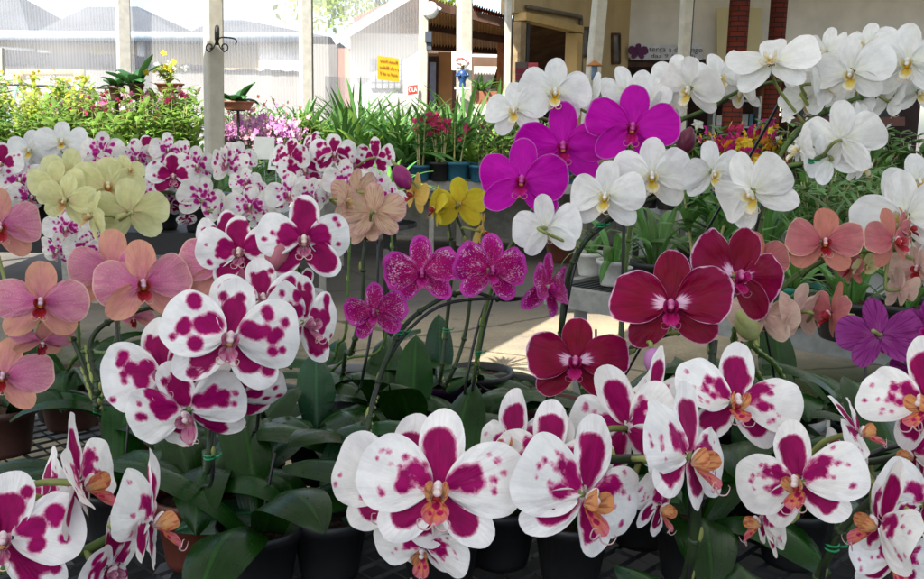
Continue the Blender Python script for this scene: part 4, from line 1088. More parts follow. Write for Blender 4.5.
def foliage_strap(mb,h,n,W,rg,spread=35,dr=(15,70),n_=8):
    for i in range(n):
        az=rg.uniform(0,360); el=90-abs(rg.gauss(0,spread)); r=rg.uniform(0,.045)
        strap_leaf(mb,(r*math.cos(R(az)),r*math.sin(R(az)),0),az,h*rg.uniform(.55,1.05),W*rg.uniform(.75,1.2),max(30,el),rg.uniform(*dr),n_,2,twist=rg.uniform(-40,40),rd=rg.random(),fold=.15)
def foliage_bush(mb,h,r,n,rg,ls=.06,stems=7,mi_stem=1,asp=.42):
    tops=[]
    for i in range(stems):
        an=rg.uniform(0,6.28); k=rg.uniform(.1,1)
        top=Vector((math.cos(an)*r*k,math.sin(an)*r*k,h*rg.uniform(.65,1.05)))
        pts=spline([Vector((top.x*.1,top.y*.1,0)),Vector((top.x*.45,top.y*.45,h*.4)),top],4); tube(mb,pts,[.004,.0025],5,mi_stem); tops.append(top)
        for q in range(max(3,n//stems)):
            p=pts[rg.randrange(2,len(pts))]; az=rg.uniform(0,360)
            strap_leaf(mb,p,az,ls*rg.uniform(.7,1.4),ls*asp*rg.uniform(.8,1.2),rg.uniform(5,60),rg.uniform(20,80),4,2,rd=rg.random(),fold=.1)
    return tops
def foliage_cane(mb,h,n,rg,ll=.13,lw=.035,mi=1):
    tops=[]
    for i in range(n):
        an=rg.uniform(0,6.28); k=rg.uniform(.02,.12)
        b=Vector((math.cos(an)*.03,math.sin(an)*.03,0)); top=Vector((math.cos(an)*k,math.sin(an)*k,h*rg.uniform(.7,1.05)))
        pts=spline([b,b.lerp(top,.5)+Vector((0,0,.01)),top],5); tube(mb,pts,[.005,.007,.008,.007,.006,.006,.006,.005,.004,.004,.003][:len(pts)],6,mi); tops.append(top)
        for q,p in enumerate(pts[4:]):
            strap_leaf(mb,p,q*180+rg.uniform(-40,40)+i*50,ll*rg.uniform(.7,1.2),lw,rg.uniform(25,65),rg.uniform(20,60),6,2,rd=rg.random())
    return tops
def potted(name,label,cat,kind,seed,pot,h,leafm,blossom=None,group=None,nb=0,bs=.05,**kw):
    rg=random.Random(seed); t=thing(name,label,cat,(0,0,-50),group); z0=0
    if pot: add_pot(t,pot[1],pot[2],pot[0]); z0=pot[2]*.86
    mb=MB(); tops=[]
    if kind=='strap': foliage_strap(mb,h,kw.get('n',24),kw.get('W',.028),rg,kw.get('spread',24),kw.get('dr',(15,75)))
    elif kind=='bush': tops=foliage_bush(mb,h,kw.get('r',.18),kw.get('n',110),rg,kw.get('ls',.07),kw.get('stems',9),asp=kw.get('asp',.42))
    elif kind=='cane': tops=foliage_cane(mb,h,kw.get('n',6),rg,kw.get('ll',.13),kw.get('lw',.035))
    elif kind=='rosette':
        n=kw.get('n',9)
        for i in range(n): strap_leaf(mb,(0,0,0),i*137.5+rg.uniform(-15,15),h*rg.uniform(.7,1.15),kw.get('W',.06),rg.uniform(35,78),rg.uniform(30,90),10,4,rd=rg.random(),twist=rg.uniform(-20,20))
    mb.v=[(a,b,c+z0) for a,b,c in mb.v]
    lpart('foliage',mb,[leafm,mCane],t)
    if blossom:
        q=MB()
        for i in range(nb):
            if tops: c=rg.choice(tops)+Vector((rg.gauss(0,kw.get('bj',.04)),rg.gauss(0,kw.get('bj',.04)),rg.gauss(0.01,kw.get('bj',.04))))
            else:
                an=rg.uniform(0,6.28); k=rg.uniform(0,kw.get('br',.12)); c=Vector((math.cos(an)*k,math.sin(an)*k,h*rg.uniform(.85,1.25)))
            small_bloom(q,c+Vector((0,0,z0)),bs*rg.uniform(.7,1.2),rg,rg.randrange(len(blossom)))
        lpart('blossoms',q,list(blossom),t,False)
    return t
_used=set()
def put(proto,x,y,z,rot=None,s=1.,label=None):
    if proto.name not in _used: o=proto; _used.add(proto.name)
    else: o=copy_tree(proto)
    o.location=(x,y,z); o.rotation_euler=(0,0,R(rng.uniform(0,360) if rot is None else rot)); o.scale=(s,s,s*rng.uniform(.93,1.07))
    if label: o['label']=label
    return o
def X(px,d): return (px-462)/F*d

# --- dark green rows in the centre, blue pots
G='strap-leaved plants in the central rows'
sA=[potted('strap_leaf_plant','upright dark green strap-leaved plant in a teal or black pot, central rows','plant','strap',s,p,h,lDark,None,G,n=n+8,W=.044)
    for s,p,h,n in((1,('blue',.095,.16),.70,34),(2,('darkblue',.095,.16),.80,38),(3,('black',.095,.16),.64,34))]
G2='broad-leaved plants mixed into the central rows'
sC=[potted('broad_leaf_plant','mid green plant of erect broad leaves, mixed among the central strap leaves','plant','rosette',4,('darkblue',.095,.16),.50,lMid,None,G2,n=16,W=.075),
    potted('broad_leaf_plant','mid green plant of erect broad leaves, mixed among the central strap leaves','plant','rosette',5,('blue',.095,.16),.58,lSun,None,G2,n=20,W=.065)]
k=0
for row,(d,x0,x1,st) in enumerate(((8.75,305,480,21),(9.25,295,520,21),(9.75,300,560,24))):
    x=x0
    while x<x1:
        y=d*.985; put((sA+sC)[(k*3)%5] if row<2 else sA[k%3],X(x,d)+rng.uniform(-.03,.03),y+rng.uniform(-.05,.05),ZC,s=rng.uniform(.8,1.1)); k+=1; x+=st
# glossy broad leaf one standing tall near the yellow notice
o=potted('broad_leaf_plant','broad leafed plant with a tall spear of leaf rising before the red notice','plant','rosette',31,('black',.09,.15),.62,lMid,n=11,W=.085); put(o,X(403,8.5),8.35,ZC,200)
# foreground pots on the slab bench
def front_pot(px,label,pot,kind,seed,h,bl,**kw):
    o=potted('flowering_pot_plant',label,'plant',kind,seed,pot,h,lMid,bl,'small flowering pots on the slab bench',**kw); put(o,X(px,8.1),8.28-.1*(X(px,8.1)+2.2)/1.0*.5,ZC); return o
front_pot(418,'cane plant in a dark teal pot, leftmost on the slab bench',('blue',.10,.15),'cane',41,.50,[bCrim,bSal],n=7,nb=4,bs=.09)
front_pot(438,'black pot of pale canes topped by red pink lily-like blooms',('black',.10,.16),'cane',42,.42,[bCrim,bSal],n=6,nb=9,bs=.12,ll=.08)
front_pot(455.5,'teal pot with a single budding stem and broad low leaves',('blue',.105,.17),'cane',43,.40,[bCrim],n=2,nb=2,bs=.09,ll=.16,lw=.06)
front_pot(478,'small teal pot with dark leaves just right of the pale post',('blue',.10,.15),'bush',44,.45,[bMag,bCrim],n=120,nb=5,bs=.10)
front_pot(500,'leafy pot with crimson blooms half hidden by a white orchid',('darkblue',.10,.15),'bush',45,.55,[bMag,bCrim],n=120,nb=5,bs=.10)
front_pot(522,'leafy pot behind the top of the magenta orchid',('blue',.10,.16),'bush',46,.50,[bMag],n=120,nb=3,bs=.09)
front_pot(566,'teal pot showing between magenta and white orchid blooms',('blue',.12,.17),'bush',47,.52,[bYel],n=130,nb=3,bs=.09)
# light green near seedling
lPale=leaf_mat('fresh_green_foliage',(.06,.17,.025),(.10,.24,.04),.42,.3)
o=potted('rosette_plant','fresh light green rosette of short pointed leaves behind the spotted orchids','plant','rosette',51,('blue',.075,.12),.22,lPale,n=26,W=.022); put(o,X(392,4.2),4.0,.86)
mb=MB(); lathe(mb,[(.11,0),(.11,.02),(.03,.03),(.03,.82),(.12,.84),(.12,.86)],(X(392,4.2),4.0,0),16); solo('pot_pedestal',mb,mBlackEdge,'dark pedestal under the fresh light green rosette','pedestal')

# --- seedlings on the middle bench (with white label cards)
G='low dark leafy seedlings on the middle bench'
sB=[potted('leafy_seedling','low dark leafy seedling among white cards on the middle bench','plant','rosette',60+s,('black',.07,.11),.26,lMid,None,G,n=16,W=.028) for s in range(3)]
k=0
for d in(3.95,4.2,4.45,4.7,4.95):
    x=60
    while x<(462-.98*F/d):
        put(sB[k%3],X(x,d)+rng.uniform(-.02,.02),d,.80,s=rng.uniform(.8,1.2)); k+=1; x+=24
def card(px,py,d,w_,h_,zb,label,rot=0,pic=False):
    c=P(px,py,d); t=thing('label_card',label,'card',(c.x,c.y,zb))
    M=Matrix.Rotation(R(rot),3,'Z')@Matrix.Rotation(R(-14),3,'X')
    mb=MB(); box(mb,c,(w_,.004,h_),0,M); part('card',mb,mCard,t,False)
    if pic:
        mb=MB(); box(mb,c+M@Vector((0,-.004,.0)),(w_*.55,.003,h_*.6),0,M); part('photo_print',mb,plain('dark_photo_print',(.10,.11,.07),.4,.4,0,.6,60),t,False)
    mb=MB(); tube(mb,[c+M@Vector((0,.006,-h_*.4)),Vector((c.x,c.y,zb))],.003,5); part('stick',mb,mSteel,t)
card(264,148,4.6,.105,.115,.82,'upright blank white card on a stick among the seedlings',6)
card(276,161,4.3,.085,.085,.82,'tilted white card with a dark photo beside the blank card',-28,True)
card(234,149,4.7,.08,.07,.82,'white framed card half behind the cream post',25,True)
card(313,151,4.6,.09,.06,.82,'white card with a small photo behind the dark purple orchid',10,True)
card(125,146,6.2,.10,.05,.85,'low pale card on the sunny left bench behind white blooms',0)
# white label stand further back
t=thing('white_label_stand','white plastic card holder with two black slots before the net','card holder',P(294,112,8.4)); c=P(294,105,8.4)
mb=MB(); box(mb,c,(.27,.02,.15)); part('holder',mb,mCard,t,False)
mb=MB()
for dx in(-.06,.07): box(mb,c+Vector((dx,-.014,-.03)),(.012,.006,.10))
part('slot',mb,mDark,t,False); t.location.z=ZC
mb=MB(); tube(mb,[c+Vector((.05,.012,-.05)),Vector((c.x+.05,c.y+.012,ZC))],.02,6); part('stem',mb,mCard,t)

# --- sunny left bench
Gy='yellow green leafy plants on the sunny bench'; Gp='pink flowered bushes on the sunny bench'
yl=[potted('leafy_bush','yellow green leafy bush with tiny yellow blooms on the sunny bench','plant','bush',70+s,('black',.09,.14),.66,lYel if s!=2 else lSun,[bYel,bYel,bWht],Gy,n=230,r=.2,nb=20,bs=.045,ls=.095,stems=12) for s in range(3)]
pk=[potted('pink_flowered_bush','green bush sprinkled with pink and crimson blooms on the sunny bench','plant','bush',80+s,('black',.09,.14),.60,lSun,[bPink,bCrim,bPale],Gp,n=200,r=.2,nb=11,bs=.06,ls=.09,stems=12) for s in range(2)]
Gs='broad green leaved plants at the front of the sunny bench'
fr_=[potted('broad_leaf_plant','arching broad green leaves at the front of the sunny bench','plant','rosette',90+s,('black',.09,.14),.42,lSun,None,Gs,n=15,W=.06) for s in range(2)]
k=0
for d in(6.9,7.25,7.6,7.95):
    for x in range(-25,200,19):
        z=ZE; pr=yl[(k)%3] if (x<95 and d>7.2) or (x<70) else pk[k%2]
        if (d<7.2 and x<60) or (x<45 and k%2): pr=fr_[k%2]
        put(pr,X(x+rng.uniform(-5,5),d),d*.97,z,s=rng.uniform(.80,.98)); k+=1
for x in range(-20,215,20): put(fr_[k%2],X(x+rng.uniform(-4,4),6.5),6.32,ZE,s=rng.uniform(.85,1.1)); k+=1
Gf='sunlit green bushes without blooms filling the left benches'
fb=[potted('leafy_bush','fresh green leafy bush without blooms, filling in behind the flowers of the left benches','plant','bush',95+s,('black',.08,.12),.44,lSun,None,Gf,n=220,r=.18,ls=.10,stems=12,asp=.34) for s in range(2)]
for i,(x,d) in enumerate(((150,6.55),(172,6.6),(193,6.6),(128,6.6),(105,6.6),(82,6.6),(230,8.2),(248,8.3),(268,8.2),(288,8.3),(306,8.2),(322,8.35),(196,7.3),(186,7.9),(60,6.6),(38,6.6),(15,6.6))): put(fb[i%2],X(x,d),d*.97,ZE,s=rng.uniform(.85,1.05))
# lilac mass right of the post
Gl='lilac orchids in dense bloom beside the cream post'
ll_=[potted('lilac_flowered_plant','dense lilac and pale pink bloom clusters right of the cream post','plant','bush',100+s,('black',.08,.12),.30,lMid,[bLil,bLil,bPale] if s==0 else [bPale,bLil,bPale],Gl,n=70,r=.16,nb=85,bs=.055,bj=.05) for s in range(2)]
for i,x in enumerate(range(228,296,13)): put(ll_[i%2],X(x,7.4),7.25,ZE+.03,s=.95)
Gr='rusty pink flowered bushes behind the lilac blooms'
rs=potted('rusty_flowered_plant','bush of tiny salmon and pale blooms behind the lilac clusters','plant','bush',105,('black',.08,.12),.50,lMid,[bSal,bPale,bWht],Gr,n=110,r=.16,nb=40,bs=.045)
for x in range(225,290,16): put(rs,X(x,8.0),7.8,ZE,s=.95)
# raised pots
def raised(px,py,d,label,pot,kind,seed,h,lm,**kw):
    c=P(px,py,d); o=potted('raised_pot_plant',label,'plant',kind,seed,pot,h,lm,**kw); put(o,c.x,c.y,c.z,kw.get('rot',30))
    mb=MB(); tube(mb,[Vector((c.x,c.y,ZE)),c],.012,7); lathe(mb,[(.06,-.008),(.06,0),(.001,0)],c,12); solo('pot_stand',mb,mDark,'thin dark stand under the '+kw['what'],'plant stand',smooth=False)
raised(117,100,6.6,'small dark-leaved rosette in a brown pot raised over the sunny bench',('brown',.055,.10),'rosette',110,.17,lDeep,n=12,W=.06,what='small dark-leaved rosette')
raised(137,99,6.6,'large paddle-leaved plant in a brown pot raised over the sunny bench',('brown',.055,.12),'rosette',111,.25,lDeep,n=9,W=.10,what='large paddle-leaved plant')
raised(170,92,6.7,'clay pot of yellow flowers on the highest stand at the left',('clay',.10,.06),'bush',112,.13,lYel,blossom=[bYel,bWht,bYel],nb=22,bs=.05,n=80,r=.09,what='clay pot of yellow flowers')
raised(238,110,7.0,'dish of drooping oval leaves right of the cream post',('clay',.125,.07),'rosette',113,.20,lDeep,n=10,W=.10,what='clay dish of drooping leaves')
# planter beyond the pale post
t=potted('trough_planter','brown trough of spiky green plants hanging between pale post and white post','planter','rosette',114,None,.28,lMid,n=30,W=.04); b=P(481,92,11.2); put(t,b.x,b.y,b.z,0)
mb=MB(); box(mb,b+Vector((0,0,-.07)),(.42,.22,.16)); solo('trough',mb,POT['clay'],'brown trough under the spiky green plants','trough')
mb=MB(); box(mb,b+Vector((0,0,-.15-(b.z-.15)/2)),(.5,.25,b.z-.15)); solo('white_block',mb,plain('pale_green_block',(.55,.58,.45),.8),'pale block standing under the brown trough','block')

# --- right bench
Gd='green potted plants massed on the right steel bench'
du=(dB-dA); dL=du.length; du=du/dL; dv=Vector((-du.y,du.x,0)); dv=dv if dv.y>0 else -dv
def D(a,b): p=dA+du*a+dv*b; return p.x,p.y
pr=[]
for s in range(3): pr.append(potted('green_potted_plant','green orchid plant without flowers, massed on the right steel bench','plant','strap',120+s,(('black','white','black')[s],.065,.11),.34,lDark if s!=1 else lMid,None,Gd,n=20,W=.030,spread=32))
for s in range(2): pr.append(potted('green_potted_plant','green orchid plant without flowers, massed on the right steel bench','plant','cane',125+s,('black',.06,.10),.34,lMid,None,Gd,n=7,ll=.15,lw=.036))
pr.append(potted('green_potted_plant','green orchid plant without flowers, massed on the right steel bench','plant','bush',128,('black',.07,.11),.30,lDark,None,Gd,n=130,r=.15,ls=.10,asp=.24))
k=0
for b in(.62,.95,1.28,1.62,1.98,2.35,2.72,3.08):
    a=.22+rng.uniform(0,.1)
    while a<dL-.05:
        x,y=D(a,b)
        if not(b<.8 and .5<a<.75): put(pr[rng.randrange(6)],x,y,ZD,s=rng.uniform(.85,1.15)*(1.12 if b>2.2 else 1))
        k+=1; a+=rng.uniform(.19,.27)
def dpot(px,py,label,pot,kind,seed,h,lm,**kw):
    c=at_z(px,py,ZD); o=potted('green_potted_plant',label,'plant',kind,seed,pot,h,lm,**kw); put(o,c.x,c.y,ZD,40)
dpot(590,275,'white pot with a sparse young plant near the bench corner',('white',.062,.10),'rosette',141,.16,lMid,n=5,W=.04)
dpot(560,262,'dark red pot behind the back-turned white orchid',('terracotta',.07,.10),'rosette',142,.18,lMid,n=6,W=.04)
dpot(612,285,'long drooping strap leaves over the bench edge right of the white pot',('white',.06,.10),'strap',143,.36,lMid,n=14,W=.032,spread=38,dr=(70,140))
dpot(655,292,'black pot with upright pointed leaves behind the dark red orchid',('black',.09,.11),'strap',144,.32,lMid,n=14,W=.036)
dpot(700,300,'leafy black pot behind the rim of the second dark red bloom',('black',.085,.11),'cane',149,.30,lMid,n=7,ll=.16,lw=.04)
dpot(792,324,'bright green pot with a white label on the right bench',('green',.082,.135),'rosette',145,.20,lDark,n=10,W=.03)
dpot(848,338,'wide black pot of short spiky leaves under the salmon orchid',('black',.11,.12),'strap',146,.20,lMid,n=26,W=.02,spread=40)
dpot(903,345,'black pot with a blade-leaved plant near the right photo edge',('black',.10,.12),'strap',147,.24,lMid,n=18,W=.026)
c=at_z(792,324,ZD); mb=MB(); dr_=(CAM-c); dr_.z=0; dr_.normalize(); sx=Vector((-dr_.y,dr_.x,0)); 
for dz,hh in((.085,.022),(.058,.022)):
    e=c+dr_*.0815+sx*.03+Vector((0,0,dz)); q=[e-sx*.022-Vector((0,0,hh/2)),e+sx*.022-Vector((0,0,hh/2)),e+sx*.022+dr_*.001+Vector((0,0,hh/2)),e-sx*.022+dr_*.001+Vector((0,0,hh/2))]
    mb.add(q+[p-dr_*.002 for p in q],[(0,1,2,3),(7,6,5,4),(0,4,5,1),(1,5,6,2),(2,6,7,3),(3,7,4,0)])
solo('pot_label',mb,mCard,'white printed label stuck on the bright green pot','label')
# clear plastic display behind (pale translucent label holder)
c=P(650,245,3.7); t=thing('clear_tag','pale translucent plastic tag with a rounded emblem among the leaves','tag',(c.x,c.y,ZD))
mb=MB(); box(mb,c,(.095,.003,.11),0,Matrix.Rotation(R(12),3,'Z')); part('tag_sheet',mb,plain('milky_plastic',(.40,.42,.42),.3,.5,0,.06,10,trans=.3),t,False)
mb=MB(); M=Matrix.Rotation(R(12),3,'Z'); blob(mb,c+M@Vector((0,-.004,.012)),(.018,.003,.026),0,M); box(mb,c+M@Vector((0,-.004,-.03)),(.05,.004,.035),0,M); part('emblem',mb,plain('milky_emblem',(.5,.52,.52),.4),t)
mb=MB(); tube(mb,[c+Vector((0,.004,-.05)),Vector((c.x,c.y,ZD))],.004,5); part('stick',mb,mSteel,t)
# bouquets at the back
Gb='pink and yellow bouquets behind the white orchids'
bq=[potted('bright_bouquet','bunch of magenta, yellow and orange blooms in a dark pot behind white orchids','flowers','bush',150+s,('darkblue',.09,.16),.34,lDark,[bMag,bYel,bOra,bCrim],Gb,n=70,r=.17,nb=42,bs=.085,bj=.045) for s in range(2)]
for i,(x,d) in enumerate(((706,6.6),(724,6.5),(742,6.6),(716,6.9),(734,6.9),(755,6.8),(505,9.9),(560,9.6))): put(bq[i%2],X(x,d),d*.97,.70 if x>600 else ZC,s=1.05 if x>600 else 1.1)
bench('low back bench holding pink and yellow bouquets',(1.5,6.25),(6.2,6.25),1.2,.70,mesh='slab',edge=mSlab)
Gw='leafy plants with white spathes behind the bouquets'
pw=potted('white_spathe_plant','leafy plant with a few white spathes at the back right','plant','bush',160,('black',.09,.14),.42,lMid,[bWht],Gw,n=120,r=.18,nb=4,bs=.09,ls=.1)
for x,d in((770,6.6),(790,6.8),(812,6.6),(836,6.8),(860,6.6),(886,6.7),(910,6.6),(935,6.8),(682,6.8),(660,6.8),(640,6.9)): put(pw,X(x,d),d*.97,.70,s=rng.uniform(.95,1.15))
mb=MB(); c=at_y(822,104+26,6.4); box(mb,Vector((c.x,c.y,c.z)),(.10,.005,.075),0,Matrix.Rotation(R(20),3,'Y')); tube(mb,[Vector((c.x,c.y+.004,c.z)),Vector((c.x,c.y+.004,.7))],.005,5); solo('tilted_card',mb,mCard,'tilted white tag with pink edge among the back right leaves','tag')
# tree crown seen over the annexe
tree('sunlit tree showing its crown above the white annexe',at_y(398,0,24).x,24,7.2,2.3,4.0,9,lYel)
tree('dim tree rising behind the grey roofs far left',at_y(-140,0,30).x,30,6,2.4,3.0,10,lMid)
# ------------------------------------------------------------------ orchids
bGreen=plain('green_bud',(.30,.32,.12),.5,.3,0,.25,30,trans=.15); bMar=plain('maroon_bud',(.11,.012,.035),.45,.35,0,.2,30); bPk=plain('pink_bud',(.5,.16,.2),.5,.3,0,.2,30,trans=.15)
bPur=plain('purple_bud',(.2,.01,.10),.5,.3,0,.2,30)
def az_(px,py,z=ZA): return at_z(px,py,z)
def under(px,d,z,dx=0,dy=0):
    p=P(px,289,d); return Vector((p.x+dx,p.y+dy,z))
LV=lambda *a:a
big=[(200,.22,.075,45,95),(320,.24,.08,40,90),(95,.20,.07,55,70),(20,.20,.07,35,80),(150,.2,.07,50,85)]
# front row ------------------------------------------------------------
orchid('potted_orchid','front centre white orchid with magenta blotches and orange lips, largest bloom of all',under(692,.74,ZA),.57,'A',
 [(438,490,168,-2,2,5),(402,490,158,-14,4,12,.05),(424,548,104,-25,-45,10,.05),(586,495,172,42,-8,14,.0),(548,462,128,-8,8,4,.09),(628,428,138,148,6,12,.11),(690,457,158,58,4,10,.02),(735,402,128,18,14,8,.12),(516,446,118,-38,12,-14,.12),(648,402,112,-60,14,10,.16),(660,505,96,70,-20,10,.06)],
 [[(402,455,.06),(470,463,.05),(520,466,.04),(580,462,.06),(640,459,.07),(688,468,.09),(694,540,.12)]],pot=('black',.06,.115),
 leaves=[(185,.22,.08,35,70),(250,.2,.08,25,60),(330,.22,.085,40,80),(20,.24,.08,45,85),(70,.2,.075,55,60),(140,.2,.075,50,70)],
 stakes=[[(560,461,.05),(640,461,.075),(686,472,.095),(690,560,.13)]],clips=[(664,462),(470,540)],hi=True,stem_r=.0036,seed=1)
orchid('potted_orchid','white magenta-blotched orchid at the lower right with orange stained lip',under(835,.80,ZA),.60,'A',
 [(798,482,132,-18,0,-12),(880,522,128,-62,0,24,.0),(858,432,92,82,20,-20,.03),(846,470,90,120,10,20,.07),(926,402,135,-32,4,-8,.04),(925,505,118,55,-5,10,.02),(915,455,90,-70,0,0,.05),(762,520,96,-74,-10,14,.05),(895,560,100,30,-20,0,.05)],
 [[(790,460,.04),(830,455,.06),(870,462,.08),(920,455,.1),(850,520,.14),(826,560,.16)]],
 leaves=[(170,.3,.085,38,50),(200,.22,.08,40,80),(340,.24,.08,40,80),(90,.22,.08,50,60),(120,.28,.075,35,50),(20,.2,.07,40,60)],
 stakes=[[(930,440,.1),(860,462,.1),(828,540,.15)]],clips=[(826,545)],hi=True,seed=2)
orchid('potted_orchid','side-turned magenta and white orchid at the lower left photo edge',under(30,.66,ZA),.52,'A',
 [(4,540,148,-8,6,6,0,'A2'),(82,482,142,72,4,-12,.03),(152,520,140,78,2,8,.01),(48,500,110,112,-10,20,.06),(108,568,110,60,-30,-10,.03,'A2')],
 [[(120,530,.03),(80,552,.04),(30,560,.05),(-10,590,.09)]],pot=('brown',.06,.11),
 leaves=[(60,.2,.07,50,70),(120,.22,.075,50,60),(300,.2,.07,40,80)],buds=[],hi=True,dark=False,seed=3)
# spotted cluster left of centre
orchid('potted_orchid','big cluster of white blooms with round purple blotches, left of centre',az_(212,540),.86,'A2',
 [(230,338,132,2,2,8),(165,372,122,-14,-4,-10,.06),(188,412,120,-22,-32,-14,.04),(305,322,104,52,2,6,.05),(262,300,100,10,20,0,.08),(238,400,100,10,-48,0,.07)],
 [[(262,352,.06),(235,382,.10),(214,405,.12),(208,470,.13)]],pot=('terracotta',.065,.12),
 leaves=[(215,.26,.085,55,125),(330,.24,.085,45,110),(280,.24,.09,60,130),(150,.24,.07,45,70),(60,.2,.07,45,60)],
 stakes=[[(246,372,.09),(216,420,.13),(212,480,.14)]],clips=[(210,456),(206,478)],hi=True,seed=4)
orchid('potted_orchid','white orchid whose face is half filled by dark magenta, above the spotted cluster',az_(262,470),1.0,'A3',
 [(304,240,98,0,4,0),(240,252,84,-12,6,-6,.04),(300,292,60,40,-10,30,.07),(222,238,62,-28,0,10,.1)],
 [[(262,248,.05),(300,275,.05),(268,330,.06),(258,400,.1)]],pot=('terracotta',.06,.11),
 leaves=[(260,.27,.085,62,150,8),(170,.22,.08,50,80),(20,.22,.075,40,70),(95,.2,.07,50,70),(310,.2,.07,40,60)],
 stakes=[[(338,246,.05),(290,268,.05),(262,340,.06),(258,420,.1)]],clips=[(258,430)],buds=[(277,252,34,190,bPk)],hi=True,seed=5)
# peach pink, left
orchid('potted_orchid','peach pink orchid with dark red lips arching across the left side',az_(72,426),1.10,'B',
 [(41,302,90,-4,2,2),(143,284,96,4,2,-2),(113,268,86,-10,6,-6,.07),(224,268,92,8,2,4,.03),(4,376,86,-14,0,6,.03),(42,341,58,20,-58,0,.03),(-2,226,84,12,0,0,.05),(135,318,40,-30,-40,0,.1)],
 [[(215,290,.05),(160,305,.05),(112,320,.05),(90,345,.05),(98,400,.04)],[(10,300,.05),(60,322,.05),(84,366,.05),(98,410,.04)]],pot=('brown',.07,.125),
 leaves=[(20,.30,.065,50,85),(350,.28,.06,40,75),(60,.26,.065,50,80),(330,.26,.07,35,80),(210,.24,.07,50,90),(150,.2,.06,50,60),(290,.24,.07,45,100)],
 stakes=[[(114,300,.06),(118,400,.03)]],clips=[(106,398),(112,440),(112,432)],dark=True,hi=True,seed=6)
# pale yellow, left
orchid('potted_orchid','pale yellow orchid spray on the left beside the purple spotted ones',az_(60,418),1.45,'G',
 [(56,184,56,-22,4,-4),(72,174,60,6,10,0,.04),(66,200,60,-30,-8,10,-.02),(108,186,74,2,8,0,.03),(130,212,78,176,6,6,0),(92,216,58,-78,0,20,-.03),(128,170,40,30,20,0,.06)],
 [[(66,190,.05),(95,205,.05),(112,232,.05),(118,300,.06),(112,350,.08)]],pot=('black',.06,.11),leaves=[(200,.22,.07,45,80),(30,.22,.07,45,80),(300,.2,.07,45,90)],dark=False,clips=[(116,280)],seed=7)
# beige and gold in the middle
orchid('potted_orchid','beige peach orchid turned backwards with fine veins, centre left',az_(352,428),1.30,'H',
 [(374,212,62,172,4,0),(356,192,52,-140,8,12,.04),(346,200,44,70,0,0,-.02),(366,230,40,150,-20,10,.02)],
 [[(374,216,.04),(364,250,.03),(362,300,.03),(352,350,.03)]],pot=('gray',.075,.13),leaves=[(200,.24,.07,50,95),(340,.2,.075,50,80),(250,.24,.08,45,110),(30,.2,.07,60,60)],
 stakes=[[(378,240,.02),(376,300,.02),(362,380,.03)]],dark=True,seed=8)
orchid('potted_orchid','golden yellow orchid with three small turned blooms in the centre',az_(440,424),1.50,'I',
 [(414,194,44,-62,4,10,.02,'I2'),(436,208,46,-80,0,-10,0,'I'),(459,204,56,172,4,0),(482,232,44,96,-14,24,0,'I2')],
 [[(430,200,.02),(446,215,.02),(452,262,.02),(446,330,.04),(440,380,.06)],[(455,212,.02),(470,260,.03),(466,330,.04),(446,385,.06)]],pot=('purple',.058,.10),
 leaves=[(95,.17,.07,80,20),(170,.16,.06,40,70),(10,.14,.055,40,70),(220,.15,.055,40,70)],buds=[(402,177,26,150,bPur)],dark=True,clips=[(442,330)],leafmat=mLeafB,seed=9)
# magenta speckled
orchid('potted_orchid','magenta orchid finely speckled with white, four blooms in the centre',az_(388,448),1.17,'F',
 [(375,312,64,-16,2,-6),(422,272,76,-2,0,-4,.0),(491,270,76,16,4,6,.0),(548,287,72,58,2,10,.03)],
 [[(560,287,.05),(510,300,.05),(470,292,.04),(435,302,.03),(400,332,.02),(376,390,.01),(366,440,.02)]],pot=('black',.065,.11),
 leaves=[(250,.2,.095,70,75),(180,.22,.08,45,90),(95,.2,.08,60,50),(320,.2,.08,45,90),(20,.2,.07,45,60)],
 stakes=[[(520,298,.05),(440,306,.035),(388,360,.02),(368,440,.02)]],clips=[(394,330)],dark=True,hi=True,seed=10)
# dark red
orchid('potted_orchid','dark red orchid with white rimmed petals, right of centre',az_(705,470),.92,'E',
 [(671,305,122,0,2,0),(737,276,116,26,8,18,.07),(576,361,106,-4,2,2,.03)],
 [[(590,380,.05),(640,345,.05),(690,330,.05),(712,345,.06),(704,420,.08)]],pot=('black',.065,.12),
 leaves=[(200,.24,.08,45,80),(330,.22,.08,40,80),(100,.2,.07,55,60),(20,.2,.07,50,60)],
 stakes=[[(716,340,.07),(704,440,.1)]],buds=[(655,362,30,165,plain('lilac_bud',(.45,.2,.42),.5,.3,0,.2,30,trans=.15))],hi=True,seed=11)
# vivid magenta
orchid('potted_orchid','vivid plain magenta orchid with three large flat blooms, upper centre',az_(478,420),1.27,'D',
 [(522,180,88,-4,4,4),(563,146,90,0,4,-2,.045),(632,127,88,4,2,8,.0)],
 [[(680,146,.08),(650,150,.08),(600,165,.07),(560,185,.06),(524,222,.07),(488,300,.10),(474,380,.14)]],pot=('black',.075,.12),
 leaves=[(180,.20,.08,40,70),(320,.18,.08,18,50),(20,.16,.08,15,50),(250,.22,.09,45,80),(100,.14,.07,20,50)],
 stakes=[[(528,222,.08),(492,300,.11),(470,400,.14)],[(512,240,.08),(480,320,.11),(464,400,.14)]],clips=[(506,262),(466,356)],buds=[(686,141,26,20,bMar)],dark=False,hi=True,seed=12,stem_r=.003)
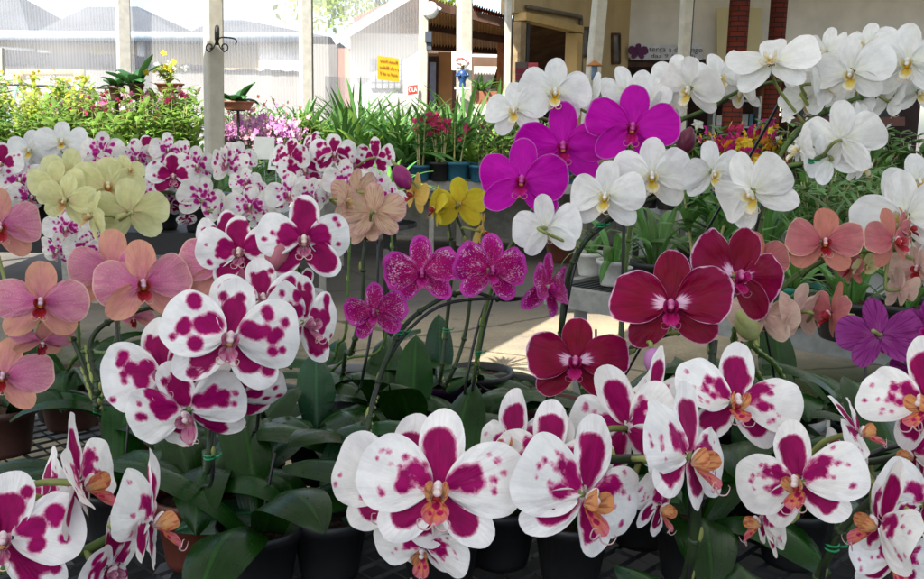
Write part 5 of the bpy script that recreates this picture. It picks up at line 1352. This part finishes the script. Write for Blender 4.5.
# white orchids
orchid('potted_orchid','white orchid spray with yellow throats running behind the magenta blooms',under(618,1.75,ZA),1.32,'C',
 [(515,110,66,-14,2,-6),(555,92,76,2,4,4),(592,96,54,-66,10,0,.04),(626,92,62,24,10,-6,.04),(646,98,54,-20,20,10,.05),(690,88,72,-30,-14,10,.0),(718,78,62,24,12,0,.05),(668,106,50,40,-10,0,.05),(742,92,50,-50,-20,0,.05),(604,104,44,70,0,0,.05),(675,74,50,-10,20,0,.08)],
 [[(811,78,.05),(752,86,.05),(704,110,.05),(666,128,.05),(644,160,.06),(630,230,.08),(622,310,.1),(618,390,.12)]],pot=('white',.065,.12),leaves=[(200,.24,.07,45,80),(340,.24,.07,45,80),(90,.2,.07,60,60)],
 stakes=[[(664,126,.06),(704,112,.06),(752,88,.06),(790,80,.06)]],clips=[(703,110)],dark=False,seed=13)
orchid('potted_orchid','tallest white orchid spray reaching the upper right with yellow lips',under(800,1.75,ZA),1.22,'C',
 [(772,62,92,-10,46,-4),(822,84,60,74,4,0,.03),(806,100,56,160,-24,0,.05),(851,72,80,-12,-8,-4),(908,62,86,-8,4,0),(889,102,54,130,-30,10,.04),(850,104,48,170,-20,0,.06),(796,70,50,40,20,0,.06),(876,72,54,60,6,0,.06),(868,44,56,-20,20,0,.08),(918,92,50,30,-10,0,.05),(826,52,56,-36,14,0,.08)],
 [[(920,80,.05),(880,92,.05),(838,105,.05),(800,128,.06),(776,166,.07),(760,230,.09),(745,330,.1)]],pot=('white',.065,.12),leaves=[(200,.24,.07,45,80),(340,.24,.07,45,80),(90,.2,.07,60,60)],
 stakes=[[(911,84,.06),(838,108,.06),(800,132,.06),(774,172,.08),(755,260,.1)]],clips=[(840,106)],dark=False,seed=14)
orchid('potted_orchid','white orchid cluster seen from behind and the side on the right',under(745,1.70,ZA),1.12,'C',
 [(842,140,86,152,8,0),(800,148,62,-74,4,6,.03),(866,128,62,70,10,0,.05),(830,160,58,-160,-10,20,.02),(752,192,96,-24,-10,-24,-.04),(712,172,68,26,-14,-8,.02),(780,186,52,74,-10,0,.04),(862,162,56,120,-20,0,.03)],
 [[(850,146,.02),(810,161,.02),(776,175,.03),(755,240,.05),(735,330,.08)]],pot=('black',.065,.12),leaves=[(200,.24,.07,45,80),(340,.24,.07,45,80),(90,.2,.07,60,60)],
 stakes=[[(838,150,.03),(806,164,.03),(774,178,.035),(752,250,.06)]],clips=[(807,160)],dark=False,hi=True,seed=15)
orchid('potted_orchid','white orchid spray arching low between magenta and dark red blooms',under(560,1.8,ZA),1.20,'C',
 [(652,176,84,2,2,0,.02),(606,196,82,-10,2,4),(547,228,74,164,4,8,.02)],
 [[(694,178,.03),(660,196,.03),(632,206,.03),(604,222,.03),(580,248,.03),(566,285,.05),(560,340,.08)]],pot=('terracotta',.065,.12),leaves=[(200,.2,.07,45,80),(340,.2,.07,45,80)],
 stakes=[[(690,182,.035),(634,208,.035),(604,226,.035),(578,256,.035),(562,330,.08)],[(624,215,.05),(622,300,.07),(618,380,.1)]],clips=[(690,181),(600,226)],dark=True,hi=True,seed=16)
orchid('potted_orchid','white orchid cut by the right photo edge behind salmon blooms',under(960,1.6,ZA),1.12,'C',
 [(904,216,104,-12,4,-8,.03),(924,270,74,-30,-30,30,.04),(918,182,70,20,10,0,.06)],
 [[(920,225,.06),(945,240,.06),(955,330,.08),(958,400,.1)]],pot=('white',.065,.12),leaves=[(200,.24,.07,45,80),(340,.24,.07,45,80)],dark=False,hi=True,seed=17)
# salmon
orchid('potted_orchid','salmon pink orchid with crimson lips at the right, some blooms turned away',under(760,1.5,ZA,.06),1.10,'J',
 [(824,242,76,14,4,6),(894,240,70,52,2,-6,.0),(756,262,66,160,6,0,.05),(764,316,66,164,-4,0,.02,'J2'),(798,312,62,-128,4,0,.02,'J2'),(832,314,70,-66,4,4,.0),(918,268,58,-20,0,0,.05,'J2'),(908,228,50,80,6,0,.03),(850,268,44,-60,-10,0,.05),(900,290,46,130,-10,0,.05,'J2'),(866,266,30,30,-40,0,.03,'G')],
 [[(826,318,.04),(800,326,.04),(770,326,.04),(750,335,.05),(740,390,.08)],[(896,250,.04),(866,252,.04),(830,258,.05),(780,290,.06),(748,350,.07)]],pot=('terracotta',.065,.12),leaves=[(200,.2,.07,45,80),(340,.2,.07,45,80)],
 buds=[(747,326,32,-28,bGreen)],dark=False,seed=18,hi=True)
orchid('potted_orchid','violet veined orchid at the right edge, one bloom seen from behind',under(930,1.35,ZA),.98,'L',
 [(880,336,76,168,-10,10),(930,330,74,-24,0,0,-.03,'L2'),(915,372,50,-40,-30,0,.03,'L2')],
 [[(890,342,.04),(915,350,.04),(930,400,.08)]],leaves=[(180,.22,.07,45,80),(90,.2,.07,60,60)],seed=19)
# purple spotted white orchids of the tall bench --------------------------------
Gk='flowering moth orchids'
def K(label,xb,flowers,d,stem,seed,vk='K',extra=(),z=ZB,pot='black'):
    orchid('potted_orchid',label,under(xb,d+.12,z),d,vk,flowers,stem,pot=(pot,.055,.09),leaves=[(200,.16,.06,45,90),(330,.16,.06,45,90),(90,.15,.06,60,60),(20,.15,.06,40,80)],dark=False,seed=seed,stem_r=.003)
K('purple blotched white orchid at the far left edge behind the yellow spray',10,[(2,164,46,-30,4,0,0,'A3'),(20,180,52,-6,4,0),(10,206,50,10,0,10),(30,196,44,30,-10,0)],2.35,[[(6,170,.04),(14,190,.04),(16,220,.06)]],21)
K('white orchid with a faint purple throat left of the cream post',40,[(62,142,52,-6,16,0,0,'C'),(30,150,46,-20,0,0,0,'C'),(44,160,38,10,0,0,.03,'C')],2.5,[[(60,150,.04),(46,160,.04),(40,200,.06)]],22)
K('spotted white orchid hanging low under the pale yellow spray',70,[(66,228,46,-10,-10,0),(58,250,44,-30,-20,10),(84,248,44,14,-10,0),(80,226,40,30,0,0,.04),(100,240,38,10,-10,0,.03)],1.9,[[(66,232,.04),(78,232,.05),(76,260,.08)]],23,z=ZA)
K('spotted white orchid with upright sepals, just left of the pale yellow tips',105,[(102,152,48,-10,4,0),(118,166,44,6,0,0),(92,164,40,-40,0,0,.03),(136,158,44,20,0,0,.02),(148,152,40,10,10,0,.05,'A3')],2.45,[[(100,160,.04),(122,168,.04),(120,210,.06)]],24)
K('white orchid with a solid purple eye facing the camera below the cream post',165,[(173,176,50,2,4,0,0,'A3'),(150,194,50,-10,4,0),(168,150,40,0,10,0,.05),(196,166,46,14,4,0,.02),(184,156,38,-30,0,0,.05),(170,204,34,20,-30,0,.03,'A2')],2.4,[[(172,182,.04),(160,195,.04),(165,222,.06)]],25)
K('spotted white orchid turned away, at the right end of the black-edged bench',205,[(202,200,54,168,6,-14),(228,164,48,-30,4,0),(240,160,44,24,4,0,.03),(222,156,34,-80,10,0,.03),(186,220,20,20,-40,0,.02,'A2')],2.35,[[(204,204,.04),(216,180,.05),(205,222,.06)]],26)
K('spotted white orchid drooping over the end of the black-edged bench',228,[(250,206,52,-6,10,0),(246,182,36,4,20,0,.03),(222,210,46,78,4,20),(266,216,40,30,-10,0,.02),(262,196,34,10,0,0,.05)],2.0,[[(250,212,.04),(236,220,.04),(232,260,.08),(236,330,.1)]],27,z=ZA)
K('dark purple blotched orchid cluster behind the beige peach blooms',330,[(290,158,46,-30,6,0),(304,170,50,10,0,-10),(334,154,48,8,6,0),(350,164,44,30,0,0,.03),(376,158,44,150,4,0,.03),(322,176,42,-16,0,0,.02),(312,146,36,-50,10,0,.05)],1.95,[[(296,166,.04),(330,170,.04),(356,172,.04),(350,240,.06),(346,330,.08)]],28,vk='A2',z=ZA)
K('pale spotted orchid just in front of the dark purple blotched cluster',320,[(290,194,52,-10,4,-8),(312,196,44,30,0,6),(346,182,52,-4,8,0,.02),(372,188,48,14,4,0,.03),(392,200,42,30,0,0,.03),(330,190,40,-20,0,0,.04)],1.85,[[(296,198,.04),(340,196,.04),(384,200,.04),(392,240,.05),(390,300,.06),(380,350,.08)]],29,z=ZA)
# leafy orchid plants without flowers on the near bench --------------------------
def leafy(label,px,py,pot,leaves,seed,mat=None):
    orchid('leafy_orchid',label,az_(px,py),1,'C',[],[],pot=pot,leaves=leaves,seed=seed,leafmat=mat,cat='plant',group='flowerless orchid plants on the near bench')
leafy('flowerless orchid with blue green leaf reaching forward, beside the spotted cluster',318,478,('black',.06,.10),[(200,.2,.08,55,110),(290,.22,.085,50,110),(250,.2,.08,40,90),(100,.18,.08,70,40)],51,mLeafB)
leafy('flowerless orchid with long leaf lying flat at the bottom edge',330,572,('black',.06,.10),[(190,.22,.06,20,45,70),(80,.2,.08,60,60),(350,.2,.08,40,80)],52,mLeafB)
leafy('flowerless orchid with big hanging leaf in front of the dark mesh',246,500,('terracotta',.06,.10),[(285,.26,.09,60,150,0),(180,.2,.08,50,90),(60,.18,.07,60,60)],53)
leafy('flowerless orchid in a black pot beside the sunny floor streak',512,430,('black',.075,.11),[(165,.22,.07,22,45),(10,.18,.07,12,50),(60,.14,.06,15,40),(250,.18,.07,40,100)],54)
leafy('flowerless orchid under the front blooms with round dark leaves',640,540,('black',.06,.10),[(270,0.24,0.138,80,60),(200,0.27,0.106,53,90),(330,0.27,0.106,53,80),(40,0.27,0.100,58,60)],55)
leafy('flowerless orchid with broad leaf pointing to the right front',740,520,('black',.06,.10),[(200,0.38,0.100,48,50),(250,0.32,0.106,58,80),(340,0.30,0.100,53,80),(60,0.27,0.100,58,60)],56)
leafy('flowerless orchid low at the right front corner of the bench',905,560,('black',.06,.10),[(180,0.32,0.100,48,70),(260,0.27,0.100,58,90),(100,0.27,0.100,68,60)],57)
leafy('flowerless orchid at the far left corner of the near bench',8,452,('brown',.06,.10),[(330,.22,.08,55,90),(20,.24,.075,45,70),(90,.2,.07,70,40),(250,.2,.08,50,100)],58)
leafy('flowerless orchid with arching leaves left of the spotted cluster',140,470,('brown',.065,.11),[(200,.24,.07,50,90),(170,.24,.07,40,70),(30,.22,.07,40,70),(100,.2,.07,60,50),(330,.22,.07,50,90)],59)
leafy('flowerless orchid in a terracotta pot at the lower left',196,560,('terracotta',.06,.115),[(60,.2,.075,60,70),(340,.2,.08,60,120),(120,.2,.08,60,80)],60)
leafy('flowerless orchid between gray pot and purple pot',412,470,('black',.06,.10),[(255,.19,.1,75,60),(190,.2,.08,50,100),(340,.2,.08,40,100),(90,.2,.08,70,30)],61)
leafy('flowerless orchid at the bottom centre below the hero bloom',440,590,('black',.06,.10),[(170,0.27,0.094,58,80),(340,0.27,0.100,58,80),(70,0.24,0.088,78,40)],62)
leafy('flowerless orchid right of the dark red orchid stem',780,452,('black',.06,.10),[(190,0.32,0.094,53,70),(340,0.30,0.094,48,70),(260,0.27,0.100,58,90),(90,0.24,0.088,78,40)],63)
leafy('flowerless orchid deep in shade under the front centre blooms',570,575,('black',.06,.10),[(190,0.27,0.100,63,80),(300,0.27,0.106,68,80),(60,0.24,0.088,68,40)],64)

# more dark leaves along the front of the bench, with bare stakes
for i,(px,py,lab) in enumerate(((120,540,'flowerless orchid between the two lower left side-turned blooms'),(262,585,'flowerless orchid at the bottom edge under the big hanging leaf'),
    (380,520,'flowerless orchid just left of the front centre bloom'),(500,560,'flowerless orchid hidden low behind the front centre lips'),(690,575,'flowerless orchid between the front centre and lower right sprays'),
    (790,560,'flowerless orchid under the lower right orchid bloom'),(860,470,'flowerless orchid in shade below the violet orchid'),(600,470,'flowerless orchid in shade beneath the smaller dark red bloom'))):
    rg=random.Random(300+i)
    lv=[(a+rg.uniform(-20,20),rg.uniform(.22,.32),rg.uniform(.075,.105),rg.uniform(40,72),rg.uniform(55,110)) for a in (190,255,320,30,100)]
    c=az_(px,py); d=(c-CAM).dot(CF)
    orchid('leafy_orchid',lab,c,d,'C',[],[],pot=('black',.06,.10),leaves=lv,seed=70+i,cat='plant',group='flowerless orchid plants on the near bench',
      stakes=[[(px+rg.uniform(-14,14),py-rg.uniform(70,150),.0),(px+rg.uniform(-4,4),py-40,.0)]])
